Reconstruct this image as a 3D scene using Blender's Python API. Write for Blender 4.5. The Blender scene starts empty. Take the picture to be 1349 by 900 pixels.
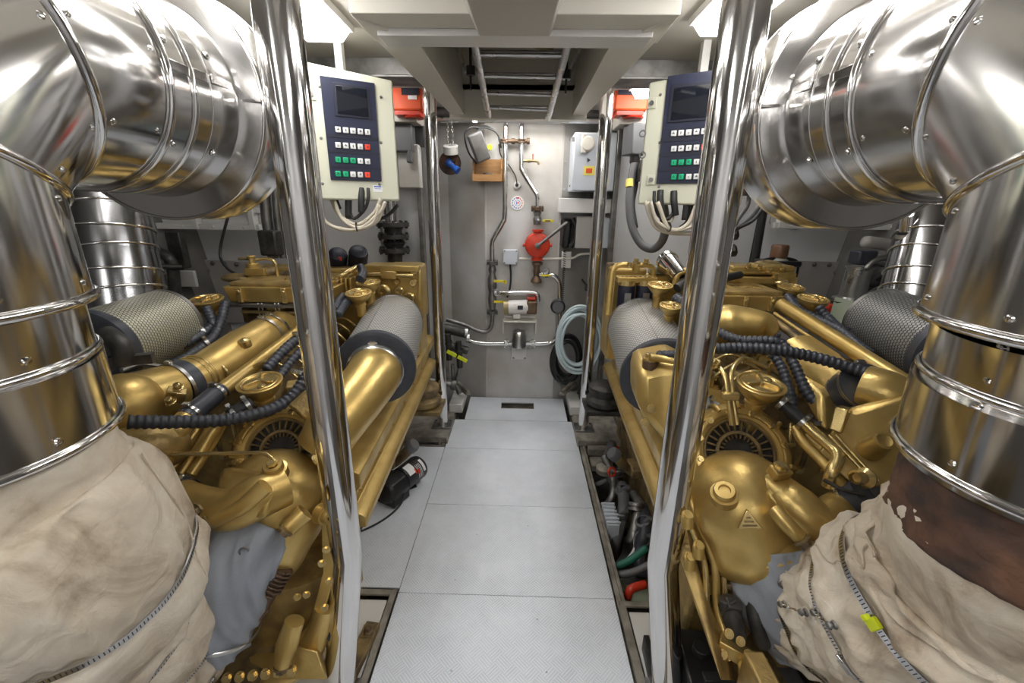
import bpy, bmesh, math, random
from mathutils import Vector, Matrix, Euler, noise
random.seed(7)
PI = math.pi
V = Vector
SC = bpy.context.scene
COL = SC.collection
# ---------------------------------------------------------------- camera (1349x900 frame, focal length 560 px)
CAM = V((0.035, 0.0, 1.5))
_yc = V((13.5, -178.0, 560.0)).normalized()          # world +Y seen by the camera (right, down, forward)
_dc = V((-24.5, 1750.0, 560.0)).normalized()         # world -Z seen by the camera
_dc = (_dc - _yc * _dc.dot(_yc)).normalized()
_zc = -_dc
_xc = _yc.cross(_zc).normalized()
def ray(px, py):
    c = V((px - 674.5, py - 450.0, 560.0))
    return V((c.dot(_xc), c.dot(_yc), c.dot(_zc)))
def W(px, py, Y):
    r = ray(px, py); return CAM + r * (Y / r.y)
def WZ(px, py, Z):
    r = ray(px, py); return CAM + r * ((Z - CAM.z) / r.z)
def WX(px, py, X):
    r = ray(px, py); return CAM + r * ((X - CAM.x) / r.x)
def proj(p):
    d = V(p) - CAM
    c = _xc * d.x + _yc * d.y + _zc * d.z
    return (674.5 + 560 * c.x / c.z, 450 + 560 * c.y / c.z)
cam = bpy.data.cameras.new('camera'); camo = bpy.data.objects.new('camera', cam); COL.objects.link(camo)
cam.sensor_width = 36.0; cam.lens = 560.0 / 1349.0 * 36.0; cam.clip_start = 0.02; cam.clip_end = 60
cr = V((_xc.x, _yc.x, _zc.x)); cd = V((_xc.y, _yc.y, _zc.y)); cf = V((_xc.z, _yc.z, _zc.z))
m = Matrix(((cr.x, -cd.x, -cf.x, CAM.x), (cr.y, -cd.y, -cf.y, CAM.y), (cr.z, -cd.z, -cf.z, CAM.z), (0, 0, 0, 1)))
camo.matrix_world = m
SC.camera = camo

# ---------------------------------------------------------------- materials
def mat(name, col, rough=0.5, metal=0.0, var=0.0, vscale=6.0, col2=None, bump=0.0, bscale=60.0, emit=None, estr=0.0, coat=0.0, rvar=0.0, stretch=None, spec=0.5):
    mt = bpy.data.materials.new(name); mt.use_nodes = True
    nt = mt.node_tree; b = nt.nodes['Principled BSDF']; L = nt.links
    b.inputs['Base Color'].default_value = (*col, 1); b.inputs['Roughness'].default_value = rough
    b.inputs['Metallic'].default_value = metal; b.inputs['Coat Weight'].default_value = coat
    b.inputs['Specular IOR Level'].default_value = spec
    if emit: b.inputs['Emission Color'].default_value = (*emit, 1); b.inputs['Emission Strength'].default_value = estr
    tc = nt.nodes.new('ShaderNodeTexCoord'); src = tc.outputs['Object']
    if stretch:
        mp = nt.nodes.new('ShaderNodeMapping'); mp.inputs['Scale'].default_value = stretch; L.new(src, mp.inputs['Vector']); src = mp.outputs['Vector']
    if var or rvar:
        n = nt.nodes.new('ShaderNodeTexNoise'); n.inputs['Scale'].default_value = vscale; n.inputs['Detail'].default_value = 6; L.new(src, n.inputs['Vector'])
        r = nt.nodes.new('ShaderNodeMapRange'); r.inputs['From Min'].default_value = 0.35; r.inputs['From Max'].default_value = 0.65; L.new(n.outputs['Fac'], r.inputs['Value'])
        if var:
            mx = nt.nodes.new('ShaderNodeMix'); mx.data_type = 'RGBA'
            c2 = col2 or tuple(c * (1 - var) for c in col)
            mx.inputs['A'].default_value = (*col, 1); mx.inputs['B'].default_value = (*c2, 1)
            L.new(r.outputs['Result'], mx.inputs['Factor']); L.new(mx.outputs['Result'], b.inputs['Base Color'])
        if rvar:
            r2 = nt.nodes.new('ShaderNodeMapRange'); r2.inputs['From Min'].default_value = 0.3; r2.inputs['From Max'].default_value = 0.7
            r2.inputs['To Min'].default_value = max(0.02, rough - rvar); r2.inputs['To Max'].default_value = rough + rvar
            L.new(n.outputs['Fac'], r2.inputs['Value']); L.new(r2.outputs['Result'], b.inputs['Roughness'])
    if bump:
        n2 = nt.nodes.new('ShaderNodeTexNoise'); n2.inputs['Scale'].default_value = bscale; n2.inputs['Detail'].default_value = 4; L.new(src, n2.inputs['Vector'])
        bp = nt.nodes.new('ShaderNodeBump'); bp.inputs['Strength'].default_value = bump; bp.inputs['Distance'].default_value = 0.01
        L.new(n2.outputs['Fac'], bp.inputs['Height']); L.new(bp.outputs['Normal'], b.inputs['Normal'])
    return mt

def tread_mat():
    mt = mat('tread_plate_white', (0.72, 0.745, 0.79), 0.42, 0.0); nt = mt.node_tree; L = nt.links; b = nt.nodes['Principled BSDF']
    tc = nt.nodes.new('ShaderNodeNewGeometry'); mp = nt.nodes.new('ShaderNodeMapping'); mp.inputs['Rotation'].default_value = (0, 0, PI / 4)
    mp.inputs['Scale'].default_value = (22, 22, 22); L.new(tc.outputs['Position'], mp.inputs['Vector'])
    ck = nt.nodes.new('ShaderNodeTexChecker'); ck.inputs['Scale'].default_value = 1.0; L.new(mp.outputs['Vector'], ck.inputs['Vector'])
    sp = nt.nodes.new('ShaderNodeSeparateXYZ'); L.new(mp.outputs['Vector'], sp.inputs['Vector'])
    def bars(sock):
        mm = nt.nodes.new('ShaderNodeMath'); mm.operation = 'MULTIPLY'; mm.inputs[1].default_value = 5.0; L.new(sock, mm.inputs[0])
        fr = nt.nodes.new('ShaderNodeMath'); fr.operation = 'PINGPONG'; fr.inputs[1].default_value = 0.5; L.new(mm.outputs[0], fr.inputs[0])
        rr = nt.nodes.new('ShaderNodeMapRange'); rr.interpolation_type = 'SMOOTHSTEP'; rr.inputs['From Min'].default_value = 0.18; rr.inputs['From Max'].default_value = 0.4; L.new(fr.outputs[0], rr.inputs['Value'])
        return rr.outputs['Result']
    mx = nt.nodes.new('ShaderNodeMix'); mx.data_type = 'FLOAT'; L.new(ck.outputs['Fac'], mx.inputs['Factor'])
    L.new(bars(sp.outputs['X']), mx.inputs['A']); L.new(bars(sp.outputs['Y']), mx.inputs['B'])
    bp = nt.nodes.new('ShaderNodeBump'); bp.inputs['Strength'].default_value = 0.55; bp.inputs['Distance'].default_value = 0.0016
    L.new(mx.outputs['Result'], bp.inputs['Height']); L.new(bp.outputs['Normal'], b.inputs['Normal'])
    n = nt.nodes.new('ShaderNodeTexNoise'); n.inputs['Scale'].default_value = 3.2; n.inputs['Detail'].default_value = 8; n.inputs['Roughness'].default_value = 0.7; L.new(tc.outputs['Position'], n.inputs['Vector'])
    cr_ = nt.nodes.new('ShaderNodeValToRGB'); cr_.color_ramp.elements[0].position = 0.3; cr_.color_ramp.elements[0].color = (0.52, 0.56, 0.62, 1)
    cr_.color_ramp.elements[1].position = 0.62; cr_.color_ramp.elements[1].color = (0.68, 0.72, 0.79, 1); L.new(n.outputs['Fac'], cr_.inputs['Fac'])
    # lighter raised bars, small dark specks
    n3 = nt.nodes.new('ShaderNodeTexVoronoi'); n3.inputs['Scale'].default_value = 9; L.new(tc.outputs['Position'], n3.inputs['Vector'])
    r3 = nt.nodes.new('ShaderNodeMapRange'); r3.inputs['From Min'].default_value = 0.02; r3.inputs['From Max'].default_value = 0.045; L.new(n3.outputs['Distance'], r3.inputs['Value'])
    m1 = nt.nodes.new('ShaderNodeMix'); m1.data_type = 'RGBA'; m1.inputs['A'].default_value = (0.12, 0.12, 0.12, 1); L.new(r3.outputs['Result'], m1.inputs['Factor']); L.new(cr_.outputs['Color'], m1.inputs['B'])
    m2 = nt.nodes.new('ShaderNodeMix'); m2.data_type = 'RGBA'; m2.blend_type = 'MIX'; m2.inputs['B'].default_value = (0.86, 0.89, 0.94, 1)
    mm2 = nt.nodes.new('ShaderNodeMath'); mm2.operation = 'MULTIPLY'; mm2.inputs[1].default_value = 0.6; L.new(mx.outputs['Result'], mm2.inputs[0]); L.new(mm2.outputs[0], m2.inputs['Factor'])
    L.new(m1.outputs['Result'], m2.inputs['A']); L.new(m2.outputs['Result'], b.inputs['Base Color'])
    return mt

def mesh_mat(name, dark, light, scale, metal=0.7):
    # woven wire gauze round a filter, laid along the cylinder's own UVs
    mt = mat(name, light, 0.45, metal); nt = mt.node_tree; L = nt.links; b = nt.nodes['Principled BSDF']
    uv = nt.nodes.new('ShaderNodeUVMap'); sp = nt.nodes.new('ShaderNodeSeparateXYZ')
    mp = nt.nodes.new('ShaderNodeMapping'); mp.inputs['Scale'].default_value = (scale[0], scale[1], 1); L.new(uv.outputs['UV'], mp.inputs['Vector'])
    vo = nt.nodes.new('ShaderNodeTexVoronoi'); vo.voronoi_dimensions = '2D'; vo.inputs['Scale'].default_value = 1.0; vo.inputs['Randomness'].default_value = 0.0
    # offset alternate rows
    sp = nt.nodes.new('ShaderNodeSeparateXYZ'); L.new(mp.outputs['Vector'], sp.inputs['Vector'])
    fl = nt.nodes.new('ShaderNodeMath'); fl.operation = 'FLOOR'; L.new(sp.outputs['Y'], fl.inputs[0])
    hf = nt.nodes.new('ShaderNodeMath'); hf.operation = 'MULTIPLY_ADD'; hf.inputs[1].default_value = 0.5; L.new(fl.outputs[0], hf.inputs[0]); L.new(sp.outputs['X'], hf.inputs[2])
    cb = nt.nodes.new('ShaderNodeCombineXYZ'); L.new(hf.outputs[0], cb.inputs['X']); L.new(sp.outputs['Y'], cb.inputs['Y']); L.new(cb.outputs['Vector'], vo.inputs['Vector'])
    r = nt.nodes.new('ShaderNodeMapRange'); r.inputs['From Min'].default_value = 0.28; r.inputs['From Max'].default_value = 0.42; L.new(vo.outputs['Distance'], r.inputs['Value'])
    mx = nt.nodes.new('ShaderNodeMix'); mx.data_type = 'RGBA'; mx.inputs['A'].default_value = (*dark, 1); mx.inputs['B'].default_value = (*light, 1)
    L.new(r.outputs['Result'], mx.inputs['Factor']); L.new(mx.outputs['Result'], b.inputs['Base Color'])
    bp = nt.nodes.new('ShaderNodeBump'); bp.inputs['Strength'].default_value = 0.6; bp.inputs['Distance'].default_value = 0.002; L.new(r.outputs['Result'], bp.inputs['Height']); L.new(bp.outputs['Normal'], b.inputs['Normal'])
    return mt

M = {}
M['gold'] = mat('gold_engine_paint', (0.62, 0.45, 0.165), 0.36, 0.68, var=0.25, vscale=9, col2=(0.47, 0.32, 0.10), bump=0.08, bscale=120, rvar=0.08)
M['gold2'] = mat('gold_cast_rough', (0.52, 0.37, 0.135), 0.44, 0.6, var=0.5, vscale=14, col2=(0.28, 0.19, 0.08), bump=0.25, bscale=90)
M['goldl'] = mat('gold_bright', (0.70, 0.53, 0.23), 0.27, 0.8, var=0.15, vscale=20)
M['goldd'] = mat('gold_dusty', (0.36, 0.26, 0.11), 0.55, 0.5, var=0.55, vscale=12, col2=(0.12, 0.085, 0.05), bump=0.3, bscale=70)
M['steel'] = mat('polished_steel', (0.78, 0.77, 0.76), 0.09, 1.0, var=0.10, vscale=3, rvar=0.05, bump=0.015, bscale=5)
M['clad'] = mat('stainless_cladding', (0.74, 0.73, 0.72), 0.15, 1.0, var=0.12, vscale=4, rvar=0.08, bump=0.05, bscale=4.5, stretch=(1, 1, .45))
M['cladd'] = mat('shade_dark_stainless', (0.36, 0.36, 0.37), 0.16, 1.0, var=0.3, vscale=5, rvar=0.06, bump=0.04, bscale=6)  # stainless darkened in colour to imitate the riser's shaded surroundings
M['brush'] = mat('brushed_steel', (0.62, 0.62, 0.62), 0.3, 1.0, var=0.2, vscale=8, rvar=0.1)
M['dsteel'] = mat('dull_steel', (0.33, 0.32, 0.31), 0.45, 0.9, var=0.4, vscale=15)
M['iron'] = mat('dark_iron', (0.09, 0.085, 0.08), 0.5, 0.6, var=0.5, vscale=20, bump=0.2, bscale=60)
M['rust'] = mat('rusty_brown', (0.17, 0.085, 0.05), 0.8, 0.1, var=0.6, vscale=12, col2=(0.05, 0.035, 0.03), bump=0.6, bscale=40)
M['rubber'] = mat('hose_rubber', (0.045, 0.05, 0.065), 0.42, 0.0, var=0.3, vscale=25)
M['black'] = mat('black_plastic', (0.015, 0.015, 0.017), 0.35)
M['cable'] = mat('black_cable', (0.02, 0.02, 0.02), 0.5)
M['gcable'] = mat('grey_cable', (0.12, 0.12, 0.125), 0.5)
M['ccable'] = mat('cream_cable', (0.52, 0.47, 0.38), 0.55)
M['cream'] = mat('cream_enamel', (0.62, 0.62, 0.50), 0.38, var=0.10, vscale=3)
M['navy'] = mat('navy_panel', (0.010, 0.014, 0.042), 0.45, var=0.2, vscale=10)
M['navyd'] = mat('navy_bezel', (0.006, 0.008, 0.022), 0.5)
M['screen'] = mat('dark_screen', (0.006, 0.008, 0.014), 0.06, coat=0.5)
M['white'] = mat('white_paint', (0.72, 0.71, 0.69), 0.4, var=0.08, vscale=2)
M['wallw'] = mat('white_bulkhead', (0.66, 0.66, 0.67), 0.45, var=0.12, vscale=2.2)
M['wallg'] = mat('grey_painted_steel', (0.60, 0.60, 0.60), 0.5, var=0.30, vscale=2.6, col2=(0.42, 0.39, 0.35), bump=0.05, bscale=12)
M['ceil'] = mat('greige_ceiling', (0.50, 0.47, 0.42), 0.45, var=0.1, vscale=2)
M['beam'] = mat('cream_beam', (0.70, 0.67, 0.60), 0.4, var=0.08, vscale=3)
M['dark'] = mat('recess_shade_dark', (0.03, 0.028, 0.027), 0.8, var=0.4, vscale=6)  # near-black colour stands in for the shade inside void and slot
M['hull'] = mat('hull_grey', (0.20, 0.19, 0.18), 0.7, var=0.4, vscale=4)
M['panel'] = mat('grey_access_panel', (0.42, 0.40, 0.38), 0.5, var=0.15, vscale=4)
M['red'] = mat('red_enamel', (0.62, 0.045, 0.018), 0.35, var=0.2, vscale=12)
M['orange'] = mat('orange_red', (0.75, 0.10, 0.025), 0.5)
M['blue'] = mat('blue_plastic', (0.02, 0.10, 0.45), 0.35)
M['yellow'] = mat('yellow_handle', (0.75, 0.62, 0.03), 0.4)
M['neon'] = mat('neon_yellow', (0.75, 0.85, 0.02), 0.5)
M['green'] = mat('green_key', (0.0, 0.36, 0.16), 0.4)
M['greenh'] = mat('green_hose', (0.02, 0.16, 0.11), 0.4)
M['key'] = mat('white_key', (0.66, 0.66, 0.66), 0.4)
M['rkey'] = mat('red_key', (0.75, 0.05, 0.02), 0.4)
M['ink'] = mat('dark_print', (0.03, 0.03, 0.04), 0.5)
M['wood'] = mat('varnished_wood', (0.36, 0.19, 0.07), 0.45, var=0.35, vscale=8, stretch=(1, 1, 6))
M['box'] = mat('pale_grey_box', (0.56, 0.60, 0.66), 0.4)
M['sticker'] = mat('white_sticker', (0.8, 0.8, 0.8), 0.5)
M['stickery'] = mat('yellow_sticker', (0.85, 0.72, 0.15), 0.5)
M['hosew'] = mat('pale_blue_hose', (0.55, 0.66, 0.70), 0.4)
M['bronze'] = mat('bronze_body', (0.20, 0.13, 0.085), 0.5, 0.6, var=0.4, vscale=20)
M['brass'] = mat('brass', (0.36, 0.29, 0.16), 0.4, 0.8, var=0.3, vscale=20)
M['tread'] = tread_mat()
M['alu'] = mat('white_frame_metal', (0.62, 0.62, 0.61), 0.45, 0.2, var=0.25, vscale=10)
M['dirty'] = mat('dirty_angle_iron', (0.36, 0.33, 0.28), 0.6, 0.3, var=0.5, vscale=14)
M['gauze'] = mesh_mat('silver_filter_mesh', (0.07, 0.07, 0.07), (0.66, 0.66, 0.64), (84, 44))
M['gauzey'] = mesh_mat('brassy_filter_mesh', (0.10, 0.10, 0.09), (0.56, 0.55, 0.44), (76, 30))
M['gauzed'] = mesh_mat('dark_filter_mesh', (0.03, 0.03, 0.03), (0.30, 0.30, 0.29), (76, 30))
M['lamp'] = mat('lamp_diffuser', (0.9, 0.9, 0.9), 0.4, emit=(1.0, 0.98, 0.95), estr=20.0)
M['glass'] = mat('smoky_bowl', (0.05, 0.04, 0.03), 0.08)
M['cloth'] = mat('grey_silicone_cloth', (0.33, 0.36, 0.41), 0.55, var=0.15, vscale=6, bump=0.12, bscale=260)
M['tank'] = mat('translucent_grey_tank', (0.30, 0.31, 0.27), 0.3)
M['amber'] = mat('brown_cap', (0.12, 0.055, 0.025), 0.4)
M['pgreen'] = mat('pale_green_tray', (0.30, 0.34, 0.24), 0.45)

def blanket_mat():
    mt = mat('cream_heat_blanket', (0.66, 0.58, 0.46), 0.75); nt = mt.node_tree; L = nt.links; b = nt.nodes['Principled BSDF']
    tc = nt.nodes.new('ShaderNodeTexCoord')
    n = nt.nodes.new('ShaderNodeTexNoise'); n.inputs['Scale'].default_value = 5.0; n.inputs['Detail'].default_value = 9; n.inputs['Roughness'].default_value = 0.62; n.inputs['Distortion'].default_value = 0.9; L.new(tc.outputs['Object'], n.inputs['Vector'])
    cr_ = nt.nodes.new('ShaderNodeValToRGB'); e = cr_.color_ramp.elements
    e[0].position = 0.30; e[0].color = (0.28, 0.20, 0.13, 1); e[1].position = 0.46; e[1].color = (0.62, 0.53, 0.41, 1)
    x = e.new(0.62); x.color = (0.76, 0.69, 0.58, 1); L.new(n.outputs['Fac'], cr_.inputs['Fac']); L.new(cr_.outputs['Color'], b.inputs['Base Color'])
    n2 = nt.nodes.new('ShaderNodeTexNoise'); n2.inputs['Scale'].default_value = 14; n2.inputs['Detail'].default_value = 5; n2.inputs['Distortion'].default_value = 1.5; L.new(tc.outputs['Object'], n2.inputs['Vector'])
    bp = nt.nodes.new('ShaderNodeBump'); bp.inputs['Strength'].default_value = 0.35; bp.inputs['Distance'].default_value = 0.02; L.new(n2.outputs['Fac'], bp.inputs['Height'])
    w = nt.nodes.new('ShaderNodeTexNoise'); w.inputs['Scale'].default_value = 450; L.new(tc.outputs['Object'], w.inputs['Vector'])
    b2 = nt.nodes.new('ShaderNodeBump'); b2.inputs['Strength'].default_value = 0.25; b2.inputs['Distance'].default_value = 0.003; L.new(w.outputs['Fac'], b2.inputs['Height']); L.new(bp.outputs['Normal'], b2.inputs['Normal'])
    L.new(b2.outputs['Normal'], b.inputs['Normal'])
    return mt
M['blanket'] = blanket_mat()

# ---------------------------------------------------------------- mesh builder
def basis(d):
    d = V(d).normalized(); up = V((0, 0, 1)) if abs(d.z) < 0.95 else V((0, 1, 0))
    a = d.cross(up).normalized(); b = a.cross(d).normalized(); return a, b, d
def smooth_path(pts, n=6):
    pts = [V(p) for p in pts]
    if len(pts) < 3: return pts
    out = []
    for i in range(len(pts) - 1):
        p0 = pts[i - 1] if i else pts[0] * 2 - pts[1]; p1 = pts[i]; p2 = pts[i + 1]
        p3 = pts[i + 2] if i + 2 < len(pts) else pts[-1] * 2 - pts[-2]
        for k in range(n):
            t = k / n
            out.append(0.5 * ((2 * p1) + (p2 - p0) * t + (2 * p0 - 5 * p1 + 4 * p2 - p3) * t * t + (3 * p1 - p0 - 3 * p2 + p3) * t ** 3))
    out.append(pts[-1]); return out
def resample(pts, step):
    out = [pts[0]]; acc = 0
    for a, b in zip(pts, pts[1:]):
        L_ = (b - a).length
        if L_ < 1e-9: continue
        d = step - acc
        while d <= L_:
            out.append(a.lerp(b, d / L_)); d += step
        acc = L_ - (d - step)
    if (out[-1] - pts[-1]).length > step * 0.3: out.append(pts[-1])
    return out

class MB:
    def __init__(s): s.bm = bmesh.new(); s.uv = None
    def ring_sweep(s, pts, rad, seg=16, caps=True, uv=False):
        """sweep a circle along pts; rad = number, list or function(i, t, angle)"""
        bm = s.bm; n = len(pts); frames = []
        t0 = (pts[1] - pts[0]).normalized(); a, b, _ = basis(t0)
        for i in range(n):
            if i == 0: t = pts[1] - pts[0]
            elif i == n - 1: t = pts[-1] - pts[-2]
            else: t = (pts[i + 1] - pts[i]).normalized() + (pts[i] - pts[i - 1]).normalized()
            t = t.normalized() if t.length > 1e-9 else t0
            a = (a - t * a.dot(t)).normalized(); b = t.cross(a); frames.append((a.copy(), b.copy()))
        rings = []
        for i in range(n):
            a, b = frames[i]; ring = []
            for k in range(seg):
                th = 2 * PI * k / seg
                r = rad(i, i / (n - 1), th) if callable(rad) else (rad[i] if isinstance(rad, (list, tuple)) else rad)
                ring.append(bm.verts.new(pts[i] + (a * math.cos(th) + b * math.sin(th)) * r))
            rings.append(ring)
        if uv and s.uv is None: s.uv = bm.loops.layers.uv.new('UVMap')
        for i in range(n - 1):
            for k in range(seg):
                k2 = (k + 1) % seg
                f = bm.faces.new((rings[i][k], rings[i][k2], rings[i + 1][k2], rings[i + 1][k]))
                if uv:
                    us = (k / seg, (k + 1) / seg, (k + 1) / seg, k / seg); vs = (i / (n - 1), i / (n - 1), (i + 1) / (n - 1), (i + 1) / (n - 1))
                    for l, u_, v_ in zip(f.loops, us, vs): l[s.uv].uv = (u_, v_)
        if caps:
            bm.faces.new(list(reversed(rings[0]))); bm.faces.new(rings[-1])
        return s
    def tube(s, pts, r, seg=12, n=6, smooth=True, caps=True):
        p = smooth_path(pts, n) if smooth else [V(q) for q in pts]
        if isinstance(r, (list, tuple)) and len(r) == len(pts) and len(p) != len(pts):
            rr = []
            for i in range(len(p)):
                t = i / (len(p) - 1) * (len(r) - 1); j = min(int(t), len(r) - 2); rr.append(r[j] + (r[j + 1] - r[j]) * (t - j))
            r = rr
        return s.ring_sweep(p, r, seg, caps)
    def cyl(s, p0, p1, r0, r1=None, seg=20, caps=True):
        return s.ring_sweep([V(p0), V(p1)], [r0, r0 if r1 is None else r1], seg, caps)
    def hose(s, pts, r, pitch=0.011, depth=0.2, seg=14):
        p = resample(smooth_path(pts, 10), pitch / 4)
        return s.ring_sweep(p, lambda i, t, th: r * (1 - (depth if i % 4 in (0,) else (depth * .35 if i % 4 in (1, 3) else 0))), seg)
    def lathe(s, prof, origin, axis, seg=28, a0=0, a1=2 * PI):
        """prof: list of (radius, distance along axis)"""
        bm = s.bm; a, b, d = basis(axis); O = V(origin); full = abs(a1 - a0 - 2 * PI) < 1e-6; rings = []
        cnt = seg if full else seg + 1
        for r, h in prof:
            if r < 1e-6: rings.append([bm.verts.new(O + d * h)] * cnt); continue
            rings.append([bm.verts.new(O + d * h + (a * math.cos(a0 + (a1 - a0) * k / seg) + b * math.sin(a0 + (a1 - a0) * k / seg)) * r) for k in range(cnt)])
        for R0, R1 in zip(rings, rings[1:]):
            for k in range(seg):
                k2 = (k + 1) % cnt
                vs = []
                for v in (R0[k], R0[k2], R1[k2], R1[k]):
                    if v not in vs: vs.append(v)
                if len(vs) >= 3:
                    try: bm.faces.new(vs)
                    except ValueError: pass
        return s
    def box(s, c, size, rot=None, R=None):
        Rm = R if R is not None else (Euler(rot).to_matrix() if rot else Matrix.Identity(3)); c = V(c); h = V(size) / 2
        vs = [s.bm.verts.new(c + Rm @ V((x * h.x, y * h.y, z * h.z))) for x in (-1, 1) for y in (-1, 1) for z in (-1, 1)]
        for f in ((0, 1, 3, 2), (4, 6, 7, 5), (0, 4, 5, 1), (2, 3, 7, 6), (0, 2, 6, 4), (1, 5, 7, 3)): s.bm.faces.new([vs[i] for i in f])
        return s
    def hexa(s, b4, t4):
        """box from four bottom and four top corners"""
        vs = [s.bm.verts.new(V(p)) for p in list(b4) + list(t4)]
        s.bm.faces.new(vs[3::-1]); s.bm.faces.new(vs[4:])
        for i in range(4):
            j = (i + 1) % 4; s.bm.faces.new((vs[i], vs[j], vs[4 + j], vs[4 + i]))
        return s
    def prism(s, poly, d):
        """extrude a planar polygon by the vector d"""
        a = [s.bm.verts.new(V(p)) for p in poly]; b = [s.bm.verts.new(V(p) + V(d)) for p in poly]; n = len(a)
        s.bm.faces.new(a[::-1]); s.bm.faces.new(b)
        for i in range(n): s.bm.faces.new((a[i], a[(i + 1) % n], b[(i + 1) % n], b[i]))
        return s
    def loft(s, A, B):
        a = [s.bm.verts.new(V(p)) for p in A]; b = [s.bm.verts.new(V(p)) for p in B]; n = len(a)
        s.bm.faces.new(a[::-1]); s.bm.faces.new(b)
        for i in range(n): s.bm.faces.new((a[i], a[(i + 1) % n], b[(i + 1) % n], b[i]))
        return s
    def torus(s, c, axis, R, r, seg=32, rs=8, a0=0, a1=2 * PI):
        a, b, d = basis(axis); pts = [V(c) + (a * math.cos(a0 + (a1 - a0) * k / seg) + b * math.sin(a0 + (a1 - a0) * k / seg)) * R for k in range(seg + 1)]
        full = abs(a1 - a0 - 2 * PI) < 1e-6
        s.lathe([(R + r * math.cos(t * 2 * PI / rs), r * math.sin(t * 2 * PI / rs)) for t in range(rs + 1)], c, axis, seg, a0, a1); return s
    def sphere(s, c, r, scale=(1, 1, 1), seg=20, rings=12, R=None):
        Rm = R if R is not None else Matrix.Identity(3)
        mt_ = Matrix.Translation(V(c)) @ Rm.to_4x4() @ Matrix.Diagonal((r * scale[0], r * scale[1], r * scale[2], 1))
        bmesh.ops.create_uvsphere(s.bm, u_segments=seg, v_segments=rings, radius=1, matrix=mt_); return s
    def bolt(s, p, d, r=0.009, h=0.008):
        a, b, dd = basis(d); p = V(p)
        s.cyl(p, p + dd * h * .35, r * 1.35, seg=12); s.cyl(p + dd * h * .3, p + dd * h, r, seg=6); return s
    def rivet(s, p, d, r=0.008):
        s.lathe([(r * 1.5, 0), (r * 1.5, r * .3), (r, r * .35), (r * .75, r * .9), (0, r * 1.1)], p, d, 12); return s
    def build(s, name, m, parent=None, bevel=0.0, sharp=38, subd=0, label=None, recalc=True):
        bm = s.bm
        bmesh.ops.remove_doubles(bm, verts=bm.verts, dist=1e-6)
        if recalc: bmesh.ops.recalc_face_normals(bm, faces=bm.faces)
        lo = V((1e9,) * 3); hi = -lo
        for v in bm.verts:
            for i in range(3): lo[i] = min(lo[i], v.co[i]); hi[i] = max(hi[i], v.co[i])
        c = (lo + hi) / 2
        bmesh.ops.translate(bm, verts=bm.verts, vec=-c)
        me = bpy.data.meshes.new(name); bm.to_mesh(me); bm.free()
        me.materials.append(M[m] if isinstance(m, str) else m)
        me.polygons.foreach_set('use_smooth', [True] * len(me.polygons)); me.set_sharp_from_angle(angle=math.radians(sharp))
        o = bpy.data.objects.new(name, me); COL.objects.link(o)
        o.location = c - wloc(parent)
        if parent is not None: o.parent = parent
        if bevel:
            md = o.modifiers.new('bevel', 'BEVEL'); md.width = bevel; md.segments = 2; md.limit_method = 'ANGLE'; md.angle_limit = math.radians(40)
            md.harden_normals = False
        if subd:
            md = o.modifiers.new('subd', 'SUBSURF'); md.levels = subd; md.render_levels = subd
        if label: o['label'] = label
        return o
def wloc(o):
    p = V((0, 0, 0))
    while o is not None: p = p + o.location; o = o.parent
    return p
def thing(name, label, cat, loc, group=None):
    o = bpy.data.objects.new(name, None); COL.objects.link(o); o.location = V(loc); o.empty_display_size = 0.05
    o['label'] = label; o['category'] = cat
    if group: o['group'] = group
    return o
def tag(o, label, cat, group=None, kind=None):
    o['label'] = label; o['category'] = cat
    if group: o['group'] = group
    if kind: o['kind'] = kind
    return o
def struct(o): o['kind'] = 'structure'; return o
def text(s_, loc, R, size, m, parent=None, name='lettering', depth=0.0004, align='CENTER'):
    cu = bpy.data.curves.new(name, 'FONT'); cu.body = s_; cu.size = size; cu.extrude = depth; cu.align_x = align; cu.align_y = 'CENTER'
    tmp = bpy.data.objects.new('tmp', cu); COL.objects.link(tmp)
    me = bpy.data.meshes.new_from_object(tmp.evaluated_get(bpy.context.evaluated_depsgraph_get())); bpy.data.objects.remove(tmp)
    o = bpy.data.objects.new(name, me); COL.objects.link(o); me.materials.clear(); me.materials.append(M[m])
    me.transform(R.to_4x4()); o.location = V(loc) - wloc(parent)
    if parent is not None: o.parent = parent
    return o
def axes(x, z_hint):
    """rotation matrix whose local X runs along x and local Z as near as possible to z_hint"""
    x = V(x).normalized(); y = V(z_hint).cross(x).normalized(); z = x.cross(y); return Matrix((x, y, z)).transposed()
# ================================================================ the room
def onp(px, py, p0, n):
    r = ray(px, py); p0 = V(p0); n = V(n); return CAM + r * ((p0 - CAM).dot(n) / r.dot(n))
CZ = 2.13
struct(MB().box((0, 1.0, -0.45), (5.0, 5.4, 0.04)).build('floor', 'hull'))
# ceiling with the hatch opening cut out
cm = MB()
cm.box((-1.42, 1.0, CZ + .02), (2.17, 5.4, .04)); cm.box((1.42, 1.0, CZ + .02), (2.17, 5.4, .04))
cm.box((0, -.05, CZ + .02), (.67, 3.3, .04)); cm.box((0, 3.24, CZ + .02), (.67, .9, .04))
struct(cm.build('ceiling', 'ceil'))
for s, n in ((-1, 'left'), (1, 'right')):
    # hull side slopes inwards towards the keel
    struct(MB().hexa([(s * 1.95, -1.7, -.43), (s * 2.0, -1.7, -.43), (s * 2.0, 3.7, -.43), (s * 1.95, 3.7, -.43)],
                     [(s * 2.35, -1.7, CZ), (s * 2.4, -1.7, CZ), (s * 2.4, 3.7, CZ), (s * 2.35, 3.7, CZ)]).build('wall_' + n, 'hull'))
struct(MB().box((0, -1.68, .85), (5.0, .04, 2.62)).build('wall_back', 'wallw'))
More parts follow.
